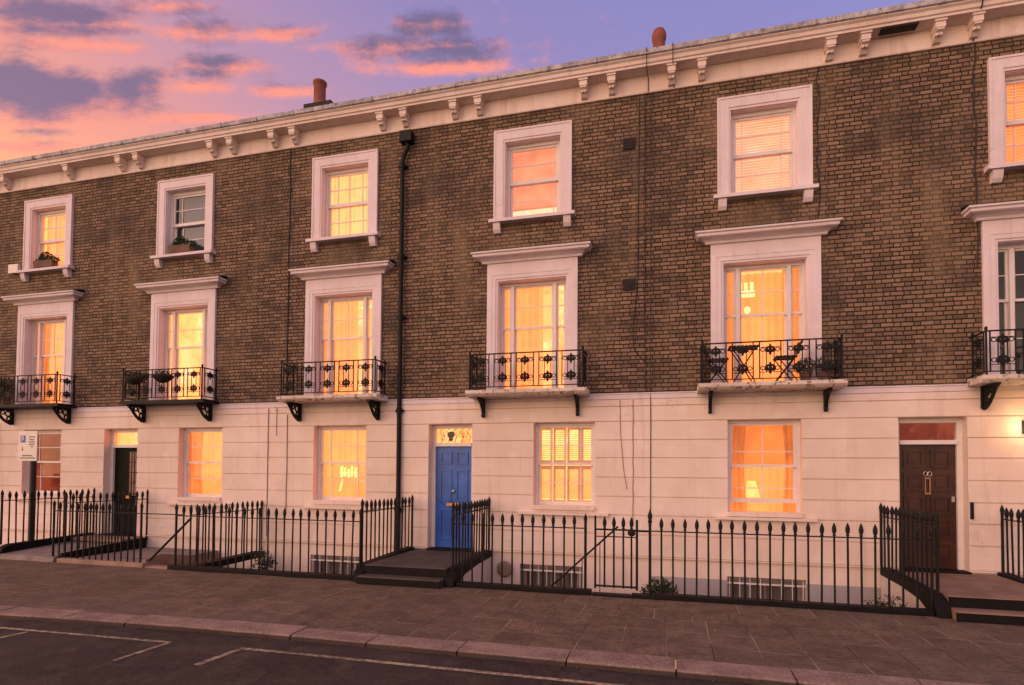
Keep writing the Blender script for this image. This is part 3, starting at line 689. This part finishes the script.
for z in (8.03, 5.36):
    v = MB().box(-.80,-.58,-.02,-.001,z-.11,z+.11)
    for q in range(4): v.box(-.79,-.59,-.03,-.02,z-.09+q*.05,z-.07+q*.05)
    v.build('vent', M['vent'], hb)
pr = MB().box(-.62,.28,1.8,2.4,9.5,10.85).build('chimney', M['stack'], rf)
MB().lathe([(.16,0),(.17,.04),(.14,.07),(.13,.55),(.15,.60),(.16,.66),(.155,.74),(.12,.82),(.04,.86)], (-.174,2.1,10.85), 18).build('chimney_pot', M['pot'], pr)
cable(hb, wobble(-.30, 1.0, 8.9, .008, 5, -.055)); cable(hb, wobble(-.40, 3.4, 8.95, .012, 6)); cable(hb, wobble(-.56, 4.5, 9.3, .02, 7)+[(-.62,-.012,4.3),(-.58,-.012,4.05),(-.40,-.012,3.95),(-.31,-.012,3.7)][::1], .007) if False else None
cable(hb, [(-.5,-.012,8.93),(-.52,-.012,7),(-.53,-.012,5.5),(-.57,-.012,5.0),(-.62,-.012,4.5),(-.60,-.012,4.15),(-.45,-.012,3.95),(-.32,-.012,3.85)], .008)
cable(hb, [(-.85,-.055,3.2),(-.84,-.055,2.6),(-.78,-.055,1.9),(-.72,-.055,1.55)], .006); cable(hb, wobble(-.61, .9, 3.2, .006, 9, -.055), .007)
cable(hb, wobble(2.53, 5.6, 8.95, .03, 10), .009)
for x in (-.34, .12): cable(hb, [(x,-.06,8.94),(x,-.06,9.2),(x-.02,-.3,9.25),(x-.02,-.345,9.3),(x-.02,-.43,9.45),(x-.02,-.43,9.52)], .008)
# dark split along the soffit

# right house
hc, co, rf = house('brown brick house with the dark brown panelled door at the right end', 2.92, 8.4,
    hi(C[5]), [dr(3.69,4.67)], mm(2.92,8.3), right_end=True)
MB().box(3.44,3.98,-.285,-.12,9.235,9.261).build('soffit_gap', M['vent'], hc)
upper_window(hc, C[5], 'orange', 'venetian', (.13,.85), seed=16)
tall_window(hc, C[5], 'dim', 'none', dark=True, seed=17, label='unlit tall window with white mullions')
balcony(hc, C[5]+.0, dark=False, solid=False)
door(hc, 3.69, 4.67, 'brown')
cable(hc, wobble(4.86, 5.2, 8.95, .03, 11), .012); cable(hc, [(4.83,-.06,8.94),(4.83,-.06,9.24),(4.83,-.345,9.3),(4.83,-.43,9.52)], .01)
MB().box(4.69,4.73,-.075,-.046,1.15,1.42).build('intercom', M['iron'], hc)

lampt = thing('wall_lamp', 'glowing lamp on the pale wall to the right of the brown door', 'lamp', (5.47,-.046,2.62))
MB().box(5.41,5.53,-.075,-.046,2.52,2.72).box(5.44,5.50,-.13,-.075,2.70,2.72).build('backplate', M['iron'], lampt)
MB().lathe([(.045,-.09),(.055,-.06),(.055,.05),(.03,.075)], (5.47,-.14,2.62), 14).build('lamp_glass', M['lampwhite'], lampt)
ld = bpy.data.lights.new('lamp_light', 'POINT'); ld.energy = 9; ld.color = (1,.55,.22); ld.shadow_soft_size = .06
lo = bpy.data.objects.new('lamp_light', ld); COL.objects.link(lo); lo.parent = lampt; lo.location = (0,-.22,0)

# ------------------------------------------------------------------ ground
struct(MB().quad((-150,-150,-.06),(150,-150,-.06),(150,-5.0,-.06),(-150,-5.0,-.06)).build('road', M['asphalt']))
def kerb_off(x): return -.0118*min(max(0.0, -4.0-x), 7.5)**2      # the kerb line swings gently out towards the west
pv = MB(); step = 1.0; x = -60.0
while x < 60:
    a, b = -4.90+kerb_off(x), -4.90+kerb_off(x+step)
    pv.quad((x,a,0),(x+step,b,0),(x+step,-1.97,0),(x,-1.97,0)); x += step
struct(pv.build('pavement', M['paving']))
k = MB(); x = -40.0; rnd = random.Random(11)
while x < 30:
    l = rnd.choice((.95,1.05,1.12,1.15)); dz = rnd.uniform(-.006,.006); dy = rnd.uniform(-.008,.008)
    ring = [(-5.22+dy,-.3),(-5.215+dy,-.022+dz),(-5.19+dy,-.004+dz),(-5.15+dy,.001+dz),(-4.86,.005+dz),(-4.86,-.3)]
    k.loft([[(x+.008, y+kerb_off(x), z) for y, z in ring], [(x+l-.008, y+kerb_off(x+l), z) for y, z in ring]], False); x += l
struct(k.build('kerb', M['kerb']))
mk = MB(); zq = -.0555
def line(p, q, w=.1):
    d = (Vector(q)-Vector(p)).normalized(); s = Vector((-d.y,d.x))*w/2
    a, b, c, e = Vector(p)-s, Vector(q)-s, Vector(q)+s, Vector(p)+s; mk.quad((a.x,a.y,zq),(b.x,b.y,zq),(c.x,c.y,zq),(e.x,e.y,zq))
line((-14,-6.1),(-9.3,-5.79),.055); line((-9.3,-5.79),(-5.31,-5.66),.055); line((-4.44,-5.62),(14,-5.57),.065)
line((-7.25,-5.78),(-7.33,-6.35),.05); line((-5.33,-5.69),(-5.36,-6.32),.055); line((-4.42,-5.67),(-4.47,-6.2),.075)
struct(mk.build('road_marking', M['paint']))
struct(MB().quad((-30,-1.97,-2.35),(30,-1.97,-2.35),(30,0,-2.35),(-30,0,-2.35)).build('area_floor', M['areafloor']))

# ------------------------------------------------------------------ entrance steps
def entrance(label, x0, x1, mat, low=False):
    t = thing('entrance_steps', label, 'steps', (x0, -2.08, 0), 'steps up to the front doors')
    if low:                                            # worn low path with no plinth on its right
        MB().prism([(-2.12,-.0),(-2.10,.10),(-1.2,.16),(-.047,.20),(-.047,.0)], 'x', x0, x1).build('path', M[mat], t)
        MB().box(x0, x1, -.6, -.047, .201, .28).build('step', M['palestone'], t, bevel=.01)
    else:
        MB().box(x0, x1, -2.08, -.047, .12, .28).build('path', M[mat], t, bevel=.012)
        MB().box(x0, x1, -2.34, -2.081, -.0, .13).build('step', M[mat], t, bevel=.012)
        MB().box(x0-.001, x1+.001, -2.084, -2.0805, .1301, .262).build('riser', M['plinth'], t)
        MB().box(x0-.002, x1+.002, -2.344, -2.30, .003, .112).build('riser', M['plinth'], t)
    for k, (a, b) in enumerate(((x0-.17, x0), (x1, x1+.17))):
        if low and k: MB().prism([(-.071,.0),(-.071,.27),(-2.0,.17),(-2.0,.0)], 'x', a+.03, b-.06).build('plinth', M['plinth'], t, bevel=.01); continue
        top = [(-.071,.33),(-1.9,.275),(-2.05,.22)]; end = [(-2.16,.13),(-2.2,.0)] if not low else [(-2.1,.12),(-2.12,.0)]
        MB().prism([(-.071,.20)]+top+end+[(-1.95,.0),(-1.6,.12),(-.9,.18)], 'x', a, b).build('plinth', M['plinth'], t, bevel=.012)
        MB().prism([(-.072,-2.34),(-.072,.199),(-.9,.179),(-1.6,.119),(-1.899,.02),(-1.899,-.5),(-1.6,-1.2),(-1.0,-1.8),(-.4,-2.34)], 'x', a+.015, b-.015).build('side_wall', M['white_wall'], t)
    return t
entrance('low pale path to the dark green door at the left', -13.17, -11.74, 'palepath', True)
struct(MB().box(-11.57,-9.67,-1.96,-.047,-.1,.05).build('forecourt', M['palepath']))
entrance('dark stone steps and path up to the blue door', -4.93, -3.47, 'path')
entrance('reddish stone steps and path up to the brown door', 3.56, 5.03, 'tilepath')

# retaining walls / plinths below the railings
def plinth(label, x0, x1, mat='plinth', h=.075):
    t = tag(MB().box(x0, x1, -2.14, -1.965, .0, h).build('railing_kerb', M[mat], None, ((x0+x1)/2,-2.05,0), bevel=.01), label, 'kerb', 'stone kerbs under the street railings'); return t
struct(MB().box(-30,30,-1.969,-1.90,-2.35,-.001).build('area_wall', M['white_wall']))

# ------------------------------------------------------------------ railings
def bar_mesh(h, r=.0142, spear=.185):
    m = MB(); m.tube([(0,0,0),(0,0,h-spear)], r, 8)
    m.lathe([(r,0),(.023,.004),(.023,.016),(.015,.024),(.025,.05),(.031,.09),(.025,.13),(.012,.165),(.003,.185)], (0,0,h-spear), 8); return m
def railing(label, p, q, base, top, spacing, rail=.21, first=True, last=True, extra=None, stub=None, urn=False, lowrail=False, skip=()):
    """straight run of spear-headed iron bars from p to q (x,y)"""
    P = Vector((p[0],p[1],base)); Q = Vector((q[0],q[1],base)); L = (Q-P).length; d = (Q-P).normalized()
    t = thing('iron_railing', label, 'railing', P, 'black iron spear railings before the houses')
    n = max(1, round(L/spacing)); h = top-base
    o = bar_mesh(h).build('bar', M['iron'], None, (0,0,0)); o.parent = t; o.location = (0,0,0)
    pst = None
    bars = [i for i in range(n+1) if not (i == 0 and first) and not (i == n and last) and i not in skip]
    o.location = d*(L*bars[0]/n)
    jr = random.Random(int(abs(p[0]*100))+int(top*100))
    for i in bars[1:]:
        c = copy_part(o, t, d*(L*i/n)+Vector((0,0,jr.uniform(-.008,.004)))); c.rotation_euler = (jr.gauss(0,.006), jr.gauss(0,.006), jr.uniform(0,.6))
    side = Vector((-d.y,d.x,0)); m = MB(); zr = top-rail; ext = stub or (0,0)
    a = P-d*ext[0]; b = Q+d*ext[1]
    def rail_at(z, w=.032, hh=.016):
        m.add([a+side*w/2+Vector((0,0,z-base-hh/2)), a-side*w/2+Vector((0,0,z-base-hh/2)), b-side*w/2+Vector((0,0,z-base-hh/2)), b+side*w/2+Vector((0,0,z-base-hh/2)),
               a+side*w/2+Vector((0,0,z-base+hh/2)), a-side*w/2+Vector((0,0,z-base+hh/2)), b-side*w/2+Vector((0,0,z-base+hh/2)), b+side*w/2+Vector((0,0,z-base+hh/2))],
              [(0,1,2,3),(7,6,5,4),(0,4,5,1),(1,5,6,2),(2,6,7,3),(3,7,4,0)])
    rail_at(zr)
    if lowrail: rail_at(base+.05)
    m.build('rail', M['iron'], t)
    for use, pos in ((first,P),(last,Q)):
        if use:
            m = MB(); m.tube([pos, pos+Vector((0,0,h-.1))], .021, 8)
            if urn: m.lathe([(.02,0),(.035,.01),(.02,.03),(.034,.06),(.038,.10),(.02,.15),(.008,.2),(.002,.23)], pos+Vector((0,0,h-.1)), 10)
            else: m.lathe([(.021,0),(.03,.008),(.018,.02),(.03,.05),(.026,.09),(.01,.13),(.002,.15)], pos+Vector((0,0,h-.12)), 10)
            m.build('post', M['iron'], t)
    return t
railing('iron railing along the left side of the steps to the dark green door', (-13.24,-2.05), (-13.24,-.05), .28, 1.38, .145, .2)
railing('iron railing along the right side of the steps to the dark green door', (-11.66,-1.95), (-11.66,-.05), .2, 1.36, .145, .2, stub=(0,.04))
plinth('pale sandstone kerb under the short railing right of the dark green door', -11.62, -9.52, 'palestone', .085)
r = railing('short street railing on a pale stone kerb between steps and stair gap at the left', (-11.83,-2.05), (-9.66,-2.05), .085, 1.2, .155, .19, stub=(0,.98))
plinth('black kerb under the street railing left of the blue door', -8.95, -5.13)
railing('long street railing between the left stair gap and the blue door path', (-8.85,-2.05), (-5.03,-2.05), .075, 1.19, .1655, .2)
railing('iron railing on the left side of the blue door path beside the black drainpipe', (-5.03,-2.0), (-5.0,-.05), .29, 1.35, .148, .2, stub=(0,.04))
railing('iron railing on the right side of the blue door path', (-3.38,-2.0), (-3.37,-.05), .29, 1.34, .148, .2, stub=(0,.06))
plinth('black kerb under the street railing right of the blue door path', -3.27, -1.12)
railing('street railing between the blue door path and the area gate', (-3.36,-2.05), (-1.21,-2.05), .075, 1.2, .1655, .2, first=False)
plinth('dark threshold stone under the area gate', -1.11, -.53, 'plinth', .03)
g = thing('area_gate', 'narrow black iron gate in the street railing under the bare stretch of wall', 'gate', (-1.06,-2.05,.1))
gb = MB().box(-1.07,-.43,-2.065,-2.035,.13,.155).box(-1.07,-.43,-2.065,-2.035,.98,1.005).box(-1.07,-.43,-2.062,-2.038,.88,.895)
gb.tube([(-1.06,-2.05,.1),(-1.06,-2.05,1.2)], .016, 8).tube([(-.44,-2.05,.1),(-.44,-2.05,1.15)], .018, 8).build('gate_frame', M['iron'], g)
o = bar_mesh(1.07).build('bar', M['iron'], None, (0,0,0)); o.parent = g; o.location = (.14,0,.02)
for q in (.28, .42, .54): copy_part(o, g, Vector((q,0,.02)))
MB().bead((-.52,-2.05,.95), .06,.02,.05).box(-.5,-.25,-2.06,-2.04,.97,1.0).build('latch', M['iron'], g)
plinth('stone block under the gate post with the tall finial', -.52, -.16, 'plinth', .05)
plinth('long black kerb under the street railing left of the brown door', -.155, 3.38)
railing('long street railing from the tall gate post to the brown door steps', (-.25,-2.05), (3.38,-2.05), .06, 1.19, .1655, .2, urn=False, last=False)
MB().lathe([(.021,0),(.036,.008),(.02,.03),(.034,.07),(.03,.12),(.012,.17),(.002,.2)], (-.25,-2.05,1.12), 10).build('finial', M['iron'], bpy.data.objects['iron_railing.007'] if 'iron_railing.007' in bpy.data.objects else g)
railing('iron railing along the left side of the brown door steps', (3.47,-2.0), (3.42,-.05), .29, 1.36, .150, .2, stub=(0,.08))
railing('iron railing on the right side of the brown door steps', (5.12,-2.05), (5.12,-.05), .29, 1.36, .145, .2, stub=(0,.08))
t = railing('railing on a black beam running back from the street over the left area', (-8.62,-1.95), (-8.55,-.05), .10, 1.2, .15, .2, first=False, last=False)
MB().prism([(-1.96,-.06),(-1.96,.06),(-.05,.09),(-.05,-.03)], 'x', -8.70, -8.48).build('beam', M['plinth'], t)

# area stairs and handrails
def area_stair(label, x0, x1, dirx, label2):
    t = thing('area_stair', label, 'stairs', (x0,-1.9,0))
    m = MB(); n = 10
    for i in range(n):
        xa = x0+(x1-x0)*i/n; xb = x0+(x1-x0)*(i+1)/n
        m.box(min(xa,xb), max(xa,xb), -1.89, -1.1, -2.35, -.30-.2*i)
    m.build('flight', M['palestone'], t)
    h = thing('stair_handrail', label2, 'handrail', (x0,-1.0,0))
    hp = MB().tube([(x0,-1.05,.95),(x0+(x1-x0)*.6,-1.05,-.4),(x1,-1.05,-1.4)], .016, 8)
    for i in range(1, 7): 
        f = i/8; xx = x0+(x1-x0)*f; zz = .95-2.25*f if f < .6 else -.4-1.0*(f-.6)/.4
        hp.tube([(xx,-1.05,zz),(xx,-1.05,zz-.85)], .008, 6)
    hp.build('handrail', M['iron'], h)
area_stair('stone stair going down from the area gate under the shuttered window', -.8, -3.2, -1, 'thin iron handrail slanting down behind the railing right of the blue door')
t = thing('area_stair', 'pale stone stair head in the gap of the left street railing', 'stairs', (-9.25,-2.0,0))
m = MB().box(-9.52,-8.98,-2.10,-1.905,.0,.03)
for i in range(8): m.box(-9.52,-8.98,-1.90+.2*i,-1.70+.2*i,-2.35,-.03-.2*i)
m.build('flight', M['palestone'], t)
MB().prism([(-2.05,.0),(-2.05,.14),(-1.7,.2),(-1.2,.12),(-.08,-.1),(-.08,-2.3),(-1.88,-2.3),(-1.88,.0)], 'x', -9.66, -9.54).build('side_wall', M['palestone'], t)
h = thing('stair_handrail', 'slanting iron handrail in the gap of the left street railing', 'handrail', (-9.4,-2,0))
MB().tube([(-9.50,-2.0,.12),(-8.95,-1.9,.68),(-8.7,-1.85,.94)], .022, 8).build('handrail', M['iron'], h)

# ------------------------------------------------------------------ sign
sg = thing('parking_sign', 'cream parking plate on a thick dark pole before the leftmost red lit window', 'sign', (-13.33,-1.40,.28))
MB().tube([(-13.32,-1.40,.27),(-13.32,-1.40,2.68)], .062, 14).build('pole', M['pole'], sg)
X0, Z0, YF = -13.63, 2.01, -1.50
pl = MB().box(X0, X0+.53, YF, YF+.02, Z0, Z0+.65).box(X0+.2,X0+.40,YF+.02,YF+.09,Z0+.15,Z0+.19).box(X0+.2,X0+.40,YF+.02,YF+.09,Z0+.45,Z0+.49).build('plate', M['sign'], sg)
MB().box(X0+.06, X0+.20, YF-.004, YF-.0005, Z0+.40, Z0+.55).build('symbol', M['signblue'], pl)
MB().box(X0+.10,X0+.118,YF-.0085,YF-.0045,Z0+.42,Z0+.53).box(X0+.118,X0+.158,YF-.0085,YF-.0045,Z0+.512,Z0+.53).box(X0+.118,X0+.158,YF-.0085,YF-.0045,Z0+.466,Z0+.482).box(X0+.146,X0+.162,YF-.0086,YF-.0046,Z0+.478,Z0+.516).build('letter', M['sign'], pl)
m = MB()
for z, a, b in ((.52,.30,.47),(.46,.31,.45),(.41,.29,.46),(.36,.30,.46),(.31,.36,.43),(.115,.12,.40),(.065,.06,.48)):
    xx = a
    while xx < b: m.box(X0+xx, X0+min(b,xx+.028), YF-.0035, YF-.0005, Z0+z-.011, Z0+z+.011); xx += .036
m.build('small_print', M['signink'], pl)
MB().bead((X0+.12,YF-.002,Z0+.30), .014,.003,.02).box(X0+.10,X0+.14,YF-.0035,YF-.0005,Z0+.22,Z0+.275).build('symbol', M['signred'], pl)

# ------------------------------------------------------------------ plants and furniture
rn = random.Random(5)
def window_box(label, c):
    t = thing('window_box', label, 'planter', (c,-.03,6.86), 'planted boxes on the upper sills')
    MB().prism([(-.10,6.862),(-.125,7.02),(.05,7.02),(.05,6.862)], 'x', c-.33, c+.27).build('box', M['planter'], t)
    MB().leaves((c-.03,-.03,7.12), .2,.09,.14, 170, .045, rn).leaves((c-.2,-.03,7.06), .12,.08,.07, 60, .04, rn).leaves((c+.24,-.03,7.05), .16,.08,.08, 90, .04, rn).build('plant', M['leaf'], t)
window_box('planted brown box on the sill of the leftmost lit upper window', C[0]-.02)
window_box('planted brown box on the sill of the unlit blue upper window', C[1]-.06)
def bowl(label, x, z=3.86, r=.19):
    t = thing('hanging_bowl', label, 'planter', (x,-.56,z), 'planters on the dark iron balconies')
    MB().lathe([(.03,-.13),(.10,-.11),(.16,-.06),(r,0),(r,.03),(r-.03,.03)], (x,-.62,z), 14).build('bowl', M['moss'], t)
    MB().leaves((x,-.62,z+.07), r*.95,r*.8,.08, 90, .04, rn).leaves((x-.1,-.62,z-.08), .08,.1,.14, 40, .035, rn).build('plant', M['leaf'], t)
bowl('trailing plant bowl on the dark balcony under the yellow tall window, the left of two', -11.5)
bowl('trailing plant bowl on the dark balcony under the yellow tall window, the right of two', -10.72, 3.88, .22)
t = thing('potted_plant', 'dark bushy plant on the leftmost balcony at the edge of the view', 'plant', (-15.75,-.35,3.39), 'pot plants on the balconies')
MB().lathe([(.09,0),(.13,.2),(.14,.22),(.11,.22)], (-15.75,-.35,3.39), 12).build('pot', M['planter'], t)
MB().leaves((-15.75,-.35,3.82), .17,.14,.24, 160, .05, rn).build('plant', M['leaf'], t)

def slat_top(m, x0, x1, y0, y1, z, n, along='x'):
    for i in range(n):
        w = (x1-x0)/n; m.box(x0+w*i+.006, x0+w*(i+1)-.006, y0, y1, z, z+.018)
    m.box(x0, x1, y0+.03, y0+.055, z-.018, z).box(x0, x1, y1-.055, y1-.03, z-.018, z)
t = thing('folding_table', 'dark slatted folding table on the balcony with the peeling edge', 'table', (1.27,-.3,3.39))
m = MB(); slat_top(m, 1.02, 1.52, -.44, -.12, 4.02, 8); m.build('table_top', M['slatwood'], t)
for yy in (-.40,-.16): MB().tube([(1.08,yy,3.39),(1.46,yy+.03,4.01)], .011, 6).tube([(1.46,yy,3.39),(1.08,yy+.03,4.01)], .011, 6).build('leg', M['iron'], t)
def chair(label, x, side):
    t = thing('folding_chair', label, 'chair', (x,-.28,3.39), 'slatted folding chairs on the balcony')
    m = MB(); slat_top(m, x-.17, x+.17, -.44, -.12, 3.82, 6); m.build('seat', M['slatwood'], t)
    for yy in (-.43,-.13):
        MB().tube([(x-.17*side,yy,3.39),(x+.15*side,yy,3.82),(x+.25*side,yy,4.10)], .010, 6).tube([(x+.18*side,yy,3.39),(x-.14*side,yy,3.82)], .010, 6).build('leg', M['iron'], t)
    b = MB()
    for q in range(3):
        xx = x+(.19+.028*q)*side; b.box(xx-.008, xx+.008, -.43, -.13, 3.90+.07*q, 3.95+.07*q)
    b.build('backrest', M['slatwood'], t)
chair('slatted folding chair to the left of the balcony table, partly behind the railing corner', .85, -1)
chair('slatted folding chair to the right of the balcony table facing it', 1.93, 1)
for i, (x, s, lb) in enumerate(((2.25,.15,'left'), (2.52,.17,'right'))):
    t = thing('potted_plant', 'small potted plant at the right end of the furnished balcony, the %s of two' % lb, 'plant', (x,-.28,3.39), 'pot plants on the balconies')
    MB().lathe([(.07,0),(.10,.15),(.11,.17),(.09,.17)], (x,-.28,3.39), 12).build('pot', M['planter'], t)
    MB().leaves((x,-.28,3.66), s,.12,.16, 120, .04, rn).build('plant', M['leaf2'], t)
def shrub(label, x, y, z, sx, sz, n, mat='leaf', size=.05):
    t = thing('shrub', label, 'plant', (x,y,z), 'shrubs growing in the sunken areas')
    m = MB()
    for q in range(6): 
        a = q*1.05; m.tube([(x,y,z),(x+.4*sx*math.cos(a),y+.3*sx*math.sin(a),z+sz*.8),(x+.8*sx*math.cos(a),y+.6*sx*math.sin(a),z+sz*1.5)], [.02,.012,.005], 5)
    m.build('stem', M['cable'], t)
    c = MB(); r = random.Random(n)
    for q in range(6): c.leaves((x+r.uniform(-.55,.55)*sx, y+r.uniform(-.3,.3), z+sz+r.uniform(-.4,.6)*sz), sx*.5,.22,sz*.5, n//6, size, r)
    c.build('foliage', M[mat], t)
shrub('dark rounded shrub behind the tall gate post', -.12, -1.35, -.55, .36, .38, 700)
shrub('sparse weeds against the white side of the brown door steps', 3.05, -1.5, -.4, .3, .3, 160, 'leaf2', .04)
shrub('green plant at the wall end of the black beam in the left area', -8.12, -.5, -.3, .22, .26, 120)
t = thing('wall_disc', 'round pale disc on the white side of the blue door steps', 'vent', (-3.1,-.3,-.05))
MB().lathe([(.15,0),(.155,.012),(.12,.03),(.03,.035)], (0,0,0), 20).build('disc', M['palestone'], None, (0,0,0)).parent = t
t.rotation_euler = (R(90),0,0); t.location = (-3.03,-.09,-.02)

lt = MB(); rl = random.Random(21)
for q in range(150):
    kerbside = q % 3
    x = rl.uniform(-14, 7); y = -5.24-abs(rl.gauss(0,.06)) if kerbside == 0 else (-2.17-abs(rl.gauss(0,.12)) if kerbside == 1 else rl.uniform(-4.8,-2.2))
    z = -.054 if kerbside == 0 else .006
    a = rl.uniform(0, 6.28); l = rl.uniform(.012,.035); dx, dy = math.cos(a)*l, math.sin(a)*l
    lt.quad((x-dx,y-dy,z+rl.uniform(0,.006)), (x+dy*.5,y-dx*.5,z+rl.uniform(0,.012)), (x+dx,y+dy,z+rl.uniform(0,.006)), (x-dy*.5,y+dx*.5,z+rl.uniform(.004,.014)))
lo_ = lt.build('leaf_litter', M['litter']); lo_['kind'] = 'stuff'
# ------------------------------------------------------------------ camera
f, yaw, pit, rol, cx, cy = 583.9996, -.25993830, .028871834, .0071776921, 512.0846, 454.04307
F = Vector((math.sin(yaw)*math.cos(pit), math.cos(yaw)*math.cos(pit), math.sin(pit)))
r0 = Vector((math.cos(yaw), -math.sin(yaw), 0)); u0 = r0.cross(F)
Rv = r0*math.cos(rol)+u0*math.sin(rol); Uv = -r0*math.sin(rol)+u0*math.cos(rol)
cam = bpy.data.cameras.new('camera'); cam.sensor_width = 36; cam.lens = f/1024*36; cam.clip_end = 600
cam.shift_x = (512-cx)/1024; cam.shift_y = (cy-342.5)/1024
co = bpy.data.objects.new('camera', cam); COL.objects.link(co)
co.matrix_world = Matrix(((Rv.x,Uv.x,-F.x,0),(Rv.y,Uv.y,-F.y,-11.0),(Rv.z,Uv.z,-F.z,1.87),(0,0,0,1)))
S.camera = co

# ------------------------------------------------------------------ light
SUN = Vector((-.62,-.72,.24)).normalized()          # towards the glow low in the west
sd = bpy.data.lights.new('sun', 'SUN'); sd.energy = 1.9; sd.angle = R(80); sd.color = (1,.54,.35)
so = bpy.data.objects.new('sun', sd); COL.objects.link(so); so.rotation_euler = SUN.to_track_quat('Z', 'Y').to_euler()
W = bpy.data.worlds.new('World'); S.world = W; W.use_nodes = True
t = NT.__new__(NT); t.t = W.node_tree; t.t.nodes.clear(); t.m = None
out = t.t.nodes.new('ShaderNodeOutputWorld')
d = t.n('ShaderNodeTexCoord').outputs['Generated']
sx = t.n('ShaderNodeSeparateXYZ', {0:d}).outputs
el = t.math('ARCSINE', sx[2]); az = t.math('ARCTAN2', sx[0], sx[1])
tt = t.math('ADD', el, t.math('MULTIPLY', az, .33))     # dusk gradient: warm low in the west, violet high in the east
grad = t.ramp(t.n('ShaderNodeMapRange', {'Value':tt, 'From Min':-.1, 'From Max':.85}).outputs[0],
    [(0,(1.0,.38,.12)), (.17,(1.0,.34,.12)), (.30,(.80,.27,.18)), (.46,(.46,.225,.32)), (.66,(.26,.185,.40)), (1,(.19,.165,.44))])
# clouds: soft banks broken up by noise
azq = t.math('ADD', az, .2); lev = t.math('ADD', el, t.math('MULTIPLY', t.math('MULTIPLY', azq, azq), .21))
nz = t.n('ShaderNodeCombineXYZ', {0:t.math('MULTIPLY', az, 13.0), 1:t.math('MULTIPLY', lev, 28.0)}).outputs[0]
n1 = t.noise(nz, 1.0, 8, .66); n2 = t.noise(t.n('ShaderNodeVectorMath', {0:nz, 1:(0,-.42,0)}, operation='ADD').outputs[0], 1.0, 8, .66)
BL = [    # (azimuth, height, half width, half height, weight) of each cloud bank
    (-0.938,0.578,0.098,0.037,1.30), (-0.850,0.586,0.062,0.030,1.20), (-0.982,0.599,0.069,0.030,1.20), (-0.905,0.637,0.107,0.012,0.95), (-0.944,0.663,0.110,0.025,1.20), (-0.814,0.679,0.106,0.015,0.90), (-0.752,0.658,0.080,0.016,1.20), (-0.673,0.656,0.090,0.012,0.90), (-0.742,0.617,0.061,0.016,1.20), (-0.759,0.594,0.086,0.012,0.95), (-0.828,0.608,0.065,0.011,0.80), (-0.406,0.664,0.079,0.018,1.30), (-0.422,0.641,0.167,0.020,1.05), (-0.364,0.618,0.151,0.015,0.95), (-0.538,0.641,0.094,0.010,0.85), (-0.960,0.525,0.087,0.007,1.05), (-0.766,0.557,0.085,0.007,0.95), (-0.655,0.591,0.092,0.010,0.85)]
def bank(dy):
    tot = None
    for a0, e0, sa, se, k in BL:
        u = t.math('DIVIDE', t.math('SUBTRACT', az, a0), sa); v = t.math('DIVIDE', t.math('SUBTRACT', t.math('ADD', lev, dy), e0), se)
        q = t.math('MULTIPLY', t.math('EXPONENT', t.math('MULTIPLY', t.math('ADD', t.math('MULTIPLY', u, u), t.math('MULTIPLY', v, v)), -1.0)), k)
        tot = q if tot is None else t.math('MAXIMUM', tot, q)
    return tot
b0 = bank(0.0); b1 = bank(-.014)                       # b1: how much cloud lies below this direction's cloud
dens = t.sstep(t.math('ADD', b0, t.math('MULTIPLY', t.math('SUBTRACT', n1, .5), 2.1)), .22, 1.0)
dlow = t.sstep(t.math('ADD', b1, t.math('MULTIPLY', t.math('SUBTRACT', n2, .5), 2.2)), .10, 1.0)
cc = t.mix(dlow, (.98,.26,.13), (.145,.075,.155))       # lit pink undersides, violet bodies
sky = t.mix(t.math('MULTIPLY', dens, .9), grad, cc)
# the bright western half of the sky, behind the camera
fr = t.sstep(t.math('MULTIPLY', sx[1], -1.0), -.15, .6)
warm = t.ramp(t.n('ShaderNodeMapRange', {'Value':sx[2], 'From Min':-.02, 'From Max':1.0}).outputs[0], [(0,(1.2,.60,.35)), (.2,(1.0,.56,.40)), (.5,(.62,.43,.49)), (1,(.40,.33,.47))])
sky = t.mix(fr, sky, warm)
bg1 = t.n('ShaderNodeBackground', {'Color':sky, 'Strength':1.0}).outputs[0]
ns = t.n('ShaderNodeTexSky', sky_type='NISHITA', sun_disc=False)
ns.sun_elevation = math.asin(SUN.z); ns.sun_rotation = math.atan2(SUN.x, SUN.y)
bg2 = t.n('ShaderNodeBackground', {'Color':ns.outputs[0], 'Strength':.0}).outputs[0]
bg2.node.inputs['Strength'].default_value = .05
add = t.n('ShaderNodeAddShader', {0:bg1, 1:bg2}); t.t.links.new(add.outputs[0], out.inputs[0])

S.render.engine = 'CYCLES'
S.cycles.use_denoising = True
S.cycles.max_bounces = 8; S.cycles.transparent_max_bounces = 12; S.cycles.sample_clamp_indirect = 6
S.view_settings.view_transform = 'Standard'; S.view_settings.look = 'None'; S.view_settings.exposure = .08; S.view_settings.gamma = 1
